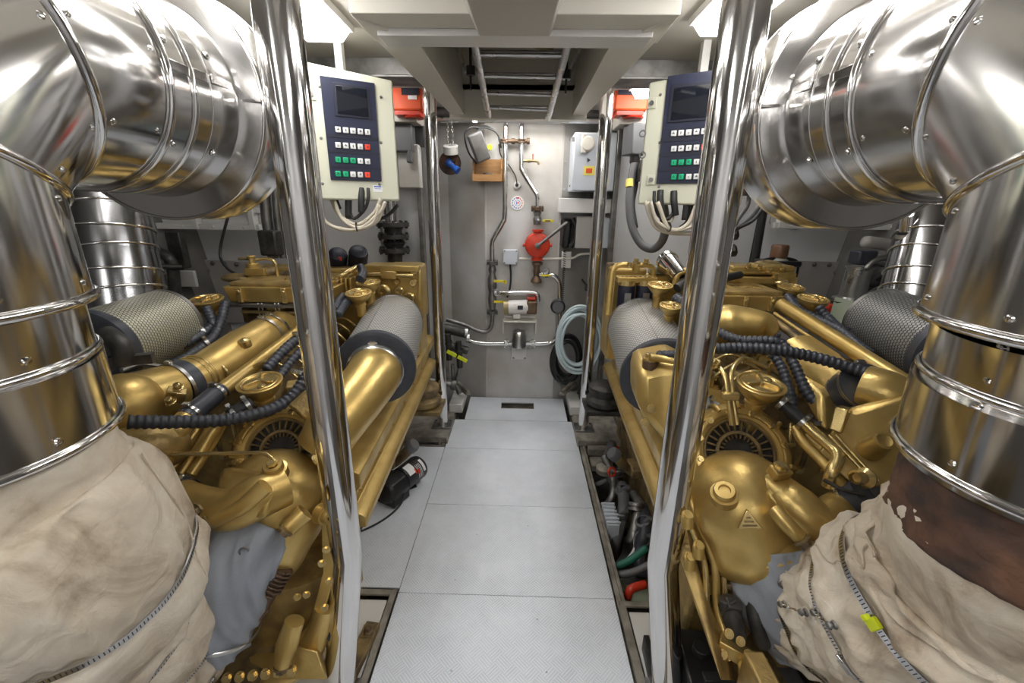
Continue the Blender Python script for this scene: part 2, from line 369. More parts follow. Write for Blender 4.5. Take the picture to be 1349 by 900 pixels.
# far bulkhead: flat middle panel, sides folded back
em = MB(); Y0 = 3.2; Y1 = 3.36
for x0, y0, x1, y1 in ((-.235, Y0, .315, Y0), (-.235, Y0, -.52, Y1), (-.52, Y1, -.9, Y1), (.315, Y0, .56, Y1), (.56, Y1, .9, Y1)):
    if x0 > x1: x0, y0, x1, y1 = x1, y1, x0, y0
    em.hexa([(x0, y0, -.43), (x1, y1, -.43), (x1, y1 + .03, -.43), (x0, y0 + .03, -.43)], [(x0, y0, CZ), (x1, y1, CZ), (x1, y1 + .03, CZ), (x0, y0 + .03, CZ)])
struct(em.build('wall_end', 'wallg'))
t = MB()
for x in (-.228, .308): t.box((x, Y0 - .003, 1.05), (.012, .008, 2.1))
for x in (-.228, .308):
    for z in (.15, .5, .9, 1.3, 1.62, 1.8): t.rivet((x + .022, Y0 - .001, z), (0, -1, 0), .005)
struct(t.build('trim_1', 'wallg'))
# side bulkheads at Y 3.0 with a raking outer edge
for s, n in ((-1, 'left'), (1, 'right')):
    a = W(1140, 315, 3.0) if s > 0 else W(238, 330, 3.0); b = W(1098, 425, 3.0) if s > 0 else W(268, 425, 3.0)
    poly = [(s * .64, 3.0, -.43), (s * .64, 3.0, CZ), (a.x + s * .22, 3.0, CZ), (a.x, 3.0, a.z), (b.x, 3.0, b.z), (b.x - s * .2, 3.0, -.43)]
    struct(MB().prism(poly, (0, .03, 0)).build('wall_side_' + n, 'wallw'))
    tr = MB(); tr.box((s * .645, 2.985, 1.0), (.03, .06, 2.2)); struct(tr.build('trim_%d' % (2 if s < 0 else 3), 'dsteel', bevel=.003))
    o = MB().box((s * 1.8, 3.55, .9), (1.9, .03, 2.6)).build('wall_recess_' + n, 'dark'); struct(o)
    # bolted access panel
    c0 = W(1018 if s > 0 else 270, 342, 2.985); c1 = W(1106 if s > 0 else 340, 345, 2.985); c2 = W(1090 if s > 0 else 342, 425, 2.985); c3 = W(1005 if s > 0 else 285, 425, 2.985)
    r_ = thing('access_panel', 'grey bolted access panel on the %s bulkhead behind the %s engine' % (('left', 'left') if s < 0 else ('right', 'right')), 'panel', (c0 + c2) / 2)
    MB().prism([c0, c1, c2, c3], (0, -.012, 0)).build('plate', 'panel', r_, bevel=.002)
    for A, B, k in ((c0, c1, 4), (c1, c2, 4), (c3, c0, 4)):
        for i in range(k):
            p = A.lerp(B, (i + .5) / k); cc = (c0 + c1 + c2 + c3) / 4; p = p.lerp(cc, .1); q = MB(); q.rivet((p.x, p.y - .014, p.z), (0, -1, 0), .011); q.build('bolt', 'dsteel', r_)
    # ledge rail above
    L0 = W(1040 if s > 0 else 188, 297, 2.7); L1 = W(1190 if s > 0 else 322, 303 if s > 0 else 291, 2.7)
    zr = L0.z
    sh = MB(); xm = (L0.x + L1.x) / 2 + s * .15; w = abs(L0.x - L1.x) + .5
    sh.box((xm, 2.7, zr), (w, .05, .035)); sh.box((xm, 2.7, zr + .10), (w, .04, .03)); sh.box((xm, 2.74, zr + .05), (w, .01, .08))
    for k in range(4): sh.box((xm - w / 2 + w * (k + .1) / 3.2, 2.69, zr + .05), (.03, .05, .13))
    for k in range(6): sh.rivet((xm - w / 2 + w * (k + .5) / 6, 2.675, zr), (0, -1, 0), .006)
    tag(sh.build('shelf_rail', 'white', bevel=.003), 'white riveted shelf rail under the %s exhaust drum' % ('left' if s < 0 else 'right'), 'shelf')
# transverse ceiling beams over the cabinets
for s, k in ((-1, 4), (1, 5)):
    bb = MB(); bb.box((s * 1.1, 2.25, 2.09), (1.35, .10, .09)); bb.box((s * 1.1, 2.22, 2.045), (1.35, .16, .012))
    struct(bb.build('trim_%d' % k, 'dsteel', bevel=.003))
    bb = MB(); bb.box((s * 1.3, 2.9, 2.05), (1.4, .22, .16)); struct(bb.build('trim_%d' % (k + 2), 'ceil', bevel=.004))
# ---------------------------------------------------------------- hatch frame, trunk and ladder
hf = thing('hatch_surround', 'cream box frame with stepped lip hanging round the ceiling hatch', 'hatch frame', (0, 2.05, 2.0))
q = MB(); q.box((0, 1.54, 2.065), (.94, .22, .09)); q.build('near_beam', 'beam', hf, bevel=.003)
q = MB(); q.box((0, 1.585, 2.01), (.85, .10, .02)); q.build('lip', 'white', hf, bevel=.002)
for s in (-1, 1):
    q = MB(); q.hexa([(s * .31, 1.62, 2.0), (s * .47, 1.45, 2.02), (s * .385, 2.74, 2.0), (s * .31, 2.74, 2.0)],
                     [(s * .31, 1.62, CZ), (s * .47, 1.45, CZ), (s * .385, 2.74, CZ), (s * .31, 2.74, CZ)]); q.build('side_beam', 'beam', hf, bevel=.003)
q = MB(); q.box((0, 2.76, 2.055), (.79, .06, .15)); q.build('far_beam', 'beam', hf, bevel=.003)
q = MB(); q.hexa([(-.16, .2, 2.0), (.16, .2, 2.0), (.108, 1.535, 2.0), (-.108, 1.535, 2.0)], [(-.27, .2, 2.12), (.27, .2, 2.12), (.17, 1.535, 2.12), (-.17, 1.535, 2.12)])
struct(q.build('trim_8', 'ceil', bevel=.003))
q = MB(); q.box((0, .9, CZ - .012), (1.02, 1.15, .02)); struct(q.build('trim_9', 'white', bevel=.003))
tm = MB()
tm.box((-.335, 2.2, 2.53), (.02, 1.2, .8)); tm.box((.335, 2.2, 2.53), (.02, 1.2, .8)); tm.box((0, 1.61, 2.53), (.69, .02, .8)); tm.box((0, 2.80, 2.53), (.69, .02, .8)); tm.box((0, 2.2, 2.91), (.69, 1.2, .02))
struct(tm.build('wall_hatch_trunk', 'beam'))
for s in (-1, 1):
    q = MB(); q.box((s * .29, 2.2, 2.22), (.012, 1.1, .03)); q.box((s * .25, 2.25, 2.30), (.012, 1.0, .02)); struct(q.build('trim_%d' % (10 if s < 0 else 11), 'brush'))
ld = thing('hatch_ladder', 'steel ladder with flat treads inside the ceiling hatch', 'ladder', (0, 2.2, 2.05))
lb = {-1: W(644, 152, 2.62), 1: W(722, 156, 2.62)}; lt = {-1: W(622, 40, 1.72), 1: W(753, 40, 1.72)}
for s in (-1, 1):
    MB().cyl(lb[s], lt[s], .016).build('rail', 'brush', ld)
for i, f_ in enumerate((.14, .36, .58, .80, .95)):
    a = lb[-1].lerp(lt[-1], f_); b = lb[1].lerp(lt[1], f_); c = (a + b) / 2; d = (b - a)
    q = MB(); q.box(c + V((0, .03, .012)), (d.length, .075, .006)); q.build('tread', 'dsteel', ld)
    q = MB(); q.cyl(a + V((0, -.01, -.002)), b + V((0, -.01, -.002)), .007, seg=10); q.build('rung', 'brush', ld)
for s in (-1, 1):
    p = W(620 if s < 0 else 746, 98 if s < 0 else 103, 2.1)
    q = MB(); q.cyl(p + V((0, 0, .03)), p + V((0, 0, -.005)), .02, seg=8); q.cyl(p + V((0, 0, .2)), p, .006); q.cyl(p, p + V((0, 0, -.06)), .005)
    tag(q.build('hatch_toggle', 'black'), 'black clamp knob on threaded rod %s of the hatch ladder' % ('left' if s < 0 else 'right'), 'knob')
q = MB(); q.tube([W(640, 88, 2.35) + V((0, 0, .1)), W(668, 90, 2.35) + V((0, 0, .1)), W(680, 86, 2.35) + V((0, 0, .12)), W(700, 92, 2.35) + V((0, 0, .1)), W(728, 98, 2.35) + V((0, 0, .1))], .009)
tag(q.build('hatch_latch_bar', 'brass'), 'brown bent latch bar above the hatch ladder', 'latch')

# ---------------------------------------------------------------- lamps
def lamp(x0, x1, y0, y1, label):
    r_ = thing('ceiling_light', label, 'light', ((x0 + x1) / 2, (y0 + y1) / 2, CZ), 'fluorescent ceiling lights')
    cx, cy = (x0 + x1) / 2, (y0 + y1) / 2; w, l = x1 - x0, y1 - y0
    MB().box((cx, cy, CZ - .012), (w, l, .024)).build('housing', 'white', r_, bevel=.004)
    MB().hexa([(x0 + .035, y0 + .03, CZ - .065), (x1 - .035, y0 + .03, CZ - .065), (x1 - .035, y1 - .03, CZ - .065), (x0 + .035, y1 - .03, CZ - .065)],
              [(x0 + .012, y0 + .01, CZ - .024), (x1 - .012, y0 + .01, CZ - .024), (x1 - .012, y1 - .01, CZ - .024), (x0 + .012, y1 - .01, CZ - .024)]).build('diffuser', 'lamp', r_, bevel=.006)
    return r_
lamp(-.80, -.60, .62, 1.84, 'lit white ceiling light left of the hatch frame, above the left near post')
lamp(.60, .80, .62, 1.76, 'lit white ceiling light right of the hatch frame, above the right near post')
lamp(-.80, -.60, -1.35, -.15, 'added unseen ceiling light over the left side behind the viewpoint')  # unseen fixture added for more light from behind the camera
lamp(.60, .80, -1.35, -.15, 'added unseen ceiling light over the right side behind the viewpoint')  # its added twin on the right, also out of view
lamp(.60, 1.06, 2.42, 2.64, 'added ceiling light hidden behind the right control cabinet')  # added out of sight to brighten the right side bulkhead
lamp(-1.0, -.72, 2.46, 2.60, 'added ceiling light hidden behind the left control cabinet')  # smaller added light, out of sight, lifts the left side bulkhead
lamp(-.34, .34, 2.83, 3.0, 'added ceiling light just before the end bulkhead')  # added to brighten the far end of the room

# ---------------------------------------------------------------- floor plates
def plate(x0, x1, y0, y1, label, m='tread', z=0.0, hole=None, screws=True):
    q = MB(); g = .0018; x0 += g; x1 -= g; y0 += g; y1 -= g; th = .006
    if hole:
        hx0, hx1, hy0, hy1 = hole
        for a, b, c, d in ((x0, x1, y0, hy0), (x0, x1, hy1, y1), (x0, hx0, hy0, hy1), (hx1, x1, hy0, hy1)):
            q.box(((a + b) / 2, (c + d) / 2, z - th / 2), (b - a, d - c, th))
    else: q.box(((x0 + x1) / 2, (y0 + y1) / 2, z - th / 2), (x1 - x0, y1 - y0, th))
    o = q.build('floor_plate', m); tag(o, label, 'floor plate', 'plates of the walkway floor'); return o
e = .437
h0 = WZ(660, 538, 0); h1 = WZ(703, 531, 0)
plate(-.36, .40, 2.80, 3.19, 'white tread plate with a lifting slot at the foot of the end bulkhead', hole=(h0.x, h1.x, h0.y, h1.y))
plate(-e, e, 2.41, 2.80, 'short white tread plate between the two far posts')
plate(-e, e, 1.865, 2.41, 'white tread plate beside the black pump, second toward the near edge from the far posts')
plate(-e, e, 1.325, 1.865, 'white tread plate in mid walkway, right of it the open bilge')
plate(-e, e, .45, 1.325, 'nearest large white tread plate at the bottom of the picture')
plate(-e, e, -.5, .45, 'white tread plate under the viewpoint')
plate(-e, e, -1.64, -.5, 'white tread plate rearmost behind the viewpoint')
plate(-.85, -e, 1.345, 2.42, 'white tread plate left of the walkway under the black pump')
plate(-.72, -e - .035, .3, 1.30, 'smooth white plate in an angle frame beside the left near post', 'white', -.012)
plate(e + .045, .60, .3, 1.28, 'smooth white plate in an angle frame beside the right near post', 'white', -.012)
# walkway bearers
for s in (-1, 1):
    q = MB(); q.box((s * (e + .014), .75, -.03), (.024, 4.8, .05)); q.box((s * (e + .004), .75, -.05), (.006, 4.8, .09))
    struct(q.build('trim_%d' % (12 if s < 0 else 13), 'dirty'))
q = MB()
q.box((0.46, .8, .002), (.028, .98, .010)); q.box((.56, 1.30, .002), (.22, .022, .010)); q.box((.47, 1.95, .0), (.014, 1.3, .008))
q.box((-.455, .8, .002), (.022, 1.02, .010)); q.box((-.60, 1.32, .002), (.30, .024, .010)); q.box((0, 1.3, -.06), (.88, .03, .08)); q.box((0, 2.41, -.06), (.88, .03, .08)); q.box((0, 1.865, -.06), (.88, .03, .08)); q.box((0, 3.0, -.2), (.7, .35, .3))
struct(q.build('trim_14', 'dirty', bevel=.001))
# stepped frames carrying the far posts
for s in (-1, 1):
    q = MB(); cx = s * .58; 
    q.box((cx, 2.63, .035), (.30, .30, .008)); q.box((cx, 2.475, .02), (.30, .008, .04)); q.box((s * .433, 2.63, .0), (.01, .34, .07)); q.box((cx, 2.46, -.03), (.32, .014, .03)); q.box((cx - s * .1, 2.47, -.01), (.012, .02, .06))
    q.box((cx, 2.46, -.055), (.32, .06, .008)); q.box((cx + s * .02, 2.9, .0), (.30, .22, .008))
    struct(q.build('trim_%d' % (15 if s < 0 else 16), 'dirty', bevel=.002))
# engine bearers under the engines
for s in (-1, 1):
    for x in (.62, 1.3):
        pass
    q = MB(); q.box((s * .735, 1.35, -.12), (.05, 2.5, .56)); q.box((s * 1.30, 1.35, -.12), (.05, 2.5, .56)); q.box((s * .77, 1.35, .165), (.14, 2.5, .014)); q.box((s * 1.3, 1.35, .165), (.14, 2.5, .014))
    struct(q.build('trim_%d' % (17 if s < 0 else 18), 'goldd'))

# ---------------------------------------------------------------- posts
def post(s, near):
    side = 'left' if s < 0 else 'right'
    if near:
        r_ = thing('support_post', 'thick polished steel post with a bent foot, nearest on the %s' % side, 'post', (s * .53, 1.0, 0), 'polished steel posts')
        top = V((s * .464, 1.0, CZ)); k = V((s * .488, 1.046, .46)); f = WZ(446, 925, -.01) if s < 0 else WZ(880, 925, -.01)
        q = MB(); q.tube([top, k, f], .0465, 28, smooth=False); q.build('tube', 'steel', r_, sharp=25)
        MB().box(f + V((0, 0, .002)), (.14, .14, .012)).build('base_plate', 'brush', r_, bevel=.002)
    else:
        r_ = thing('support_post', 'slim polished steel post at the far end of the walkway, %s side' % side, 'post', (s * .49, 2.64, .04), 'polished steel posts')
        MB().cyl((s * .49, 2.64, .04), (s * .49, 2.64, CZ), .037, seg=24).build('tube', 'steel', r_, sharp=25)
        q = MB(); q.box((s * .49, 2.64, .045), (.13, .12, .012)); q.build('base_plate', 'dsteel', r_, bevel=.002)
        for a in (-1, 1):
            for b in (-1, 1): q = MB(); q.bolt((s * .49 + a * .05, 2.64 + b * .045, .051), (0, 0, 1), .007); q.build('bolt', 'dsteel', r_)
for s in (-1, 1): post(s, True); post(s, False)

# ---------------------------------------------------------------- control cabinets
def cabinet(s):
    side = 'left' if s < 0 else 'right'
    if s < 0: A = V((-.84, 1.755, 0)); B = V((-.50, 1.95, 0))      # viewer's left, right
    else: A = V((.533, 1.95, 0)); B = V((.873, 1.755, 0))
    u = (B - A).normalized(); n = V((u.y, -u.x, 0)); z0 = 1.515; z1 = 1.985
    r_ = thing('control_cabinet', 'cream engine control cabinet with navy key panel hanging behind the %s near post' % side, 'cabinet', (A + B) / 2 + V((0, 0, z0)))
    d = -n * .15; R_ = Matrix((u, -n, V((0, 0, 1)))).transposed()
    zt0, zt1 = (z1 + .02, z1 - .005) if s < 0 else (z1 - .005, z1 + .02)
    q = MB(); q.hexa([A + V((0, 0, z0)), B + V((0, 0, z0)), B + d + V((0, 0, z0)), A + d + V((0, 0, z0))], [A + V((0, 0, zt0)), B + V((0, 0, zt1)), B + d + V((0, 0, zt1)), A + d + V((0, 0, zt0))])
    q.build('body', 'cream', r_, bevel=.008)
    P = lambda px, py, k=0: onp(px, py, A + n * k, n)
    def rect(m, name, x0, y0, x1, y1, k0, k1, par, bev=.001, mb=None):
        """a raised rectangle between two image corners; edges stay vertical / level on the face"""
        xa = P(x0, y0), P(x0, 170); xb = P(x1, y1), P(x1, 170)
        a, b = (V((xa[1].x, xa[1].y, xa[0].z)), V((xb[1].x, xb[1].y, xb[0].z))) if x0 in bx and x1 in bx else (xa[0], xb[0]); lo, hi = min(a.z, b.z), max(a.z, b.z); c = (a + b) / 2; c.z = (lo + hi) / 2
        w = abs((b - a).dot(u)); q = mb or MB(); q.box(c + n * (k0 + k1) / 2, (w, abs(k1 - k0), hi - lo), R=R_)
        return q if mb else q.build(name, m, par, bevel=bev)
    if s < 0: mp_ = lambda x: x; kx = (445, 455, 464.5, 474, 483.5); ky = (173, 193, 212, 230); bx = (428.5, 497); sc = (441, 113, 485, 155); pt, pb = 101, 239
    else: kx = (888.5, 898, 908, 918, 928); ky = (175, 195.5, 214, 233); bx = (873, 945); sc = (889, 117, 932, 155); pt, pb = 102, 241
    p_ = rect('navy', 'key_panel', bx[0], pt, bx[1], pb, 0, .008, r_)
    rect('navyd', 'bezel', sc[0] - 4, sc[1] - 4, sc[2] + 4, sc[3] + 3, .008, .012, p_)
    rect('screen', 'screen', sc[0], sc[1], sc[2], sc[3], .012, .0135, p_)
    for yy in ((181, 201, 221) if s < 0 else (183, 203, 223)):
        rect('navyd', 'panel_seam', bx[0], yy - .6, bx[1], yy + .6, .008, .0095, p_, 0)
    cols = {(1, 4): 'rkey', (2, 0): 'green', (2, 1): 'green', (2, 2): 'green', (3, 0): 'green', (3, 1): 'green', (3, 4): 'rkey'}
    base = P(kx[2], ky[0])
    for i, y_ in enumerate(ky):
        zc = P((kx[0] + kx[4]) / 2, y_).z
        for j, x_ in enumerate(kx):
            c = P(x_, y_); c.z = zc
            k = MB(); k.box(c + n * .011, (.0205, .007, .021), R=R_); ko = k.build('key', cols.get((i, j), 'key'), p_, bevel=.002)
            k = MB(); mk = 'ink'
            if (i * 5 + j) % 3 == 0: k.box(c + n * .0152, (.008, .001, .003), R=R_); k.box(c + n * .0152 + V((0, 0, .004)), (.003, .001, .003), R=R_)
            elif (i * 5 + j) % 3 == 1: k.box(c + n * .0152, (.003, .001, .009), R=R_)
            else: k.box(c + n * .0152, (.007, .001, .0015), R=R_); k.box(c + n * .0152 + V((0, 0, -.004)), (.007, .001, .0015), R=R_)
            k.build('key_mark', mk, ko)
        rect('navyd', 'key_row_frame', kx[0] - 5, y_ - 5, kx[4] + 5, y_ + 5, .008, .0088, p_, 0)
    # latches and screws
    lat = ((409, 124), (409, 255)) if s < 0 else ((859, 136), (858, 237))
    for x_, y_ in lat:
        c = P(x_, y_)
        q = MB(); q.box(c + n * .002, (.034, .004, .04), R=R_); lo_ = q.build('latch_plate', 'cream', r_, bevel=.001)
        q = MB(); q.lathe([(0, .004), (.009, .004), (.009, .009), (.004, .009), (.004, .006), (0, .006)], c, n, 16); q.build('lock', 'dsteel', lo_)
    for x_, y_ in (((421, 114), (502, 128), (423, 182), (502, 188), (425, 242), (500, 243)) if s < 0 else ((870, 125), (869, 188), (868, 246), (938, 248))):
        q = MB(); q.rivet(P(x_, y_), n, .004); q.build('screw', 'dsteel', r_)
    if s < 0:
        st = rect('sticker', 'maker_label', 491, 244, 504, 253, 0, .0008, r_, 0)
        c = P(497.5, 247.5)
        q = MB(); q.box(c + n * .0012 + V((0, 0, .0045)), (.030, .0005, .005), R=R_); q.box(c + n * .0012 - V((0, 0, .004)), (.026, .0005, .002), R=R_); q.build('label_print', 'blue', st)
    else:
        q = MB()
        for z in (1.6, 1.66): pass
        for y_ in (176, 204):
            c = P(849, y_); q.torus(c - u * .008, n, .012, .003, 14, 6)
        q.build('hinge_ring', 'dsteel', r_)
    # hanger
    q = MB(); c = (A + B) / 2 + d * .6; q.box((c.x, c.y + .04, (z1 + CZ) / 2), (.03, .03, CZ - z1), R=None); q.build('hanger', 'white', r_)
    return r_, A, B, u, n
cabinet(-1); cabinet(1)
# ================================================================ engines
def fpath(pts): return [W(*p) for p in pts]
def band(mb, p, d, R, w=.012, t=.002, seg=26):
    d = V(d).normalized(); mb.lathe([(R, -w / 2), (R + t, -w / 2), (R + t, w / 2), (R, w / 2)], p, d, seg)
    a, b, _ = basis(d); q = V(p) + b * (R + .006)
    mb.box(q, (.02, .012, .012), R=Matrix((a, d, b)).transposed()); mb.cyl(q - a * .016, q + a * .016, .0035, seg=6)
def clamp_on(par, p, d, R, w=.012, m='brush', name='hose_clamp'):
    q = MB(); band(q, p, d, R, w); return q.build(name, m, par)
def cap(par, c, r, m='goldl', tilt=(0, -.16, 1), stem=.05, name='filler_funnel', ang=.4):
    c = V(c); d = V(tilt).normalized()
    q = MB(); q.lathe([(0, -stem - r * 1.1), (r * .38, -stem - r * 1.1), (r * .38, -r * 1.12), (r * .47, -r * 1.08), (r * .47, -r * .96), (r * .40, -r * .92), (r * .52, -r * .80), (r * .80, -r * .50), (r * .95, -r * .30), (r * .98, -r * .10), (r * 1.03, -r * .06), (r * 1.03, -r * .01), (r, r * .01), (r * .92, r * .01), (r * .88, -r * .05), (r * .3, -r * .07), (0, -r * .07)], c, d, 36)
    o = q.build(name, 'gold', par)
    a, b, _ = basis(d)
    q = MB(); q.lathe([(0, -r * .07), (r * .84, -r * .07), (r * .84, r * .02), (r * .78, r * .04), (r * .74, -r * .01), (r * .2, r * .0), (.0, r * .02)], c, d, 32)
    lid = q.build('lid', m, o)
    for k, w_ in ((0, 1), (1, .5), (2, .5)):
        th = ang + k * 2 * PI / 3; v = a * math.cos(th) + b * math.sin(th)
        q = MB(); q.hexa(*[[c + v * (x * r) + d.cross(v) * (y * r) + d * (z * r) for x, y in ((0, -.09), (.76, -.06), (.76, .06), (0, .09))] for z in (-.04, .15)]); q.build('spoke', m, lid, bevel=.001)
    q = MB(); q.lathe([(0, .16 * r), (r * .12, .15 * r), (r * .17, .1 * r), (r * .17, 0)], c, d, 16); q.build('boss', m, lid)
    q = MB(); th = ang + PI * .9; v = a * math.cos(th) + b * math.sin(th); q.lathe([(0, .09 * r), (r * .15, .09 * r), (r * .2, .05 * r), (r * .22, -.02)], c + v * r * .5, d, 14); q.build('knob', m, lid)
    return o
def air_filter(par, p0, p1, r, mesh='gauze', front=True):
    p0, p1 = V(p0), V(p1); d = (p1 - p0).normalized()
    f = MB(); N = 10; f.ring_sweep([p0.lerp(p1, i / N) for i in range(N + 1)], r, 64, caps=True, uv=True)
    o = f.build('air_filter', mesh, par, sharp=60)
    q = MB(); q.lathe([(r * .60, -.012), (r * .62, -.020), (r * .94, -.022), (r * 1.04, -.016), (r * 1.05, 0), (r * 1.03, .016), (r * .98, .018)], p0, d, 48); q.build('rubber_ring', 'rubber', o)
    q = MB(); q.lathe([(r * .99, -.012), (r * 1.015, -.010), (r * 1.015, .006), (r * .9, .012), (0, .014)], p1, d, 48); q.build('end_cap', 'dsteel', o)
    # seam along the mesh
    q = MB(); a, b, _ = basis(d); v = (b * .98 + a * -.2).normalized(); q.box((p0 + p1) / 2 + v * r * 1.0, ((p1 - p0).length * .97, .003, .0025), R=Matrix((d, v.cross(d), v)).transposed()); q.build('seam', 'dsteel', o)
    return o
def corr(par, pts, r, name='corrugated_hose', m='rubber', pitch=.0165, **k):
    return MB().hose(fpath(pts), r, pitch).build(name, m, par, sharp=180, **k)
def pipe(par, pts, r, m='gold', name='pipe', seg=14, n=6, world=False):
    return MB().tube(pts if world else fpath(pts), r, seg, n).build(name, m, par, sharp=60)
def bolts(par, ps, d, r=.009, h=.010, m='goldl', name='bolt'):
    for p in ps: q = MB(); q.bolt(p, d, r, h); q.build(name, m, par)
def turbo(e, s, C, R0, ring_c, ring_r):
    """dome-shaped turbine casing with a finned compressor wheel housing behind"""
    C = V(C); t = thing_part = None
    fd = V((-s * .12, -.80, .58)).normalized()      # the way the ring faces
    rc = V(ring_c); a, b, _ = basis(fd)
    q = MB(); q.lathe([(ring_r * .98, -.10), (ring_r * 1.02, -.06), (ring_r * 1.05, -.03), (ring_r * 1.03, -.008), (ring_r * .92, .012), (ring_r * .84, .014), (ring_r * .80, .012), (ring_r * .79, .004), (ring_r * .73, .002), (ring_r * .70, -.004), (ring_r * .70, -.02)], rc, fd, 56)
    q.lathe([(ring_r * .98, -.10), (ring_r * .8, -.135), (ring_r * .4, -.14), (0, -.14)], rc, fd, 48)
    ch = q.build('compressor_housing', 'gold', e)
    for k in range(14):
        th = 2 * PI * k / 14 + .2; v = a * math.cos(th) + b * math.sin(th)
        q = MB(); q.tube([rc + v * ring_r * 1.045 - fd * .075, rc + v * ring_r * 1.085 - fd * .035, rc + v * ring_r * 1.05 - fd * .0, rc + v * ring_r * .9 + fd * .016], .0065, 8, 3); q.build('rib', 'gold', ch)
    for k in range(12):
        th = 2 * PI * (k + .5) / 12; v = a * math.cos(th) + b * math.sin(th); q = MB(); q.bolt(rc + v * ring_r * .84 + fd * .012, fd, .0075, .012); q.build('bolt', 'goldl', ch)
    q = MB(); q.lathe([(ring_r * .70, -.03), (ring_r * .3, -.035), (0, -.035)], rc, fd, 40); q.build('backplate', 'iron', ch)
    q = MB(); q.torus(rc - fd * .012, fd, ring_r * .42, .006, 36, 6); q.torus(rc - fd * .008, fd, ring_r * .69, .006, 40, 6); q.build('guide_ring', 'goldd', ch)
    for k in range(26):
        th = 2 * PI * k / 26; v = a * math.cos(th) + b * math.sin(th); q = MB()
        q.box(rc + v * ring_r * .5 - fd * .018, (ring_r * .40, .0045, .018), R=Matrix((v, fd.cross(v), fd)).transposed()); q.build('fin', 'goldd', ch)
    # dome
    q = MB(); ax = V((s * .15, -.42, -.62)).normalized()
    q.lathe([(0, -R0), (R0 * .34, -R0 * .95), (R0 * .64, -R0 * .78), (R0 * .87, -R0 * .5), (R0 * .99, -R0 * .15), (R0 * 1.0, R0 * .12), (R0 * .95, R0 * .40), (R0 * .86, R0 * .62), (R0 * .84, R0 * .95), (R0 * .7, R0 * 1.25), (0, R0 * 1.3)], C, ax, 44)
    dm = q.build('turbine_dome', 'gold', e, subd=1)
    return ch, dm, fd
def boss(par, p, d, r=.022, h=.03, m='gold', bolt=True, name='plug'):
    d = V(d).normalized(); p = V(p)
    q = MB(); q.lathe([(r * 1.25, -.02), (r * 1.25, h * .3), (r, h * .35), (r, h * .8), (r * .9, h), (r * .55, h), (r * .5, h * .75), (0, h * .75)], p, d, 24)
    o = q.build(name, m, par)
    if bolt: q = MB(); q.cyl(p + d * h * .7, p + d * (h + .012), r * .5, seg=6); q.build('bolt_head', 'goldl', o)
    return o

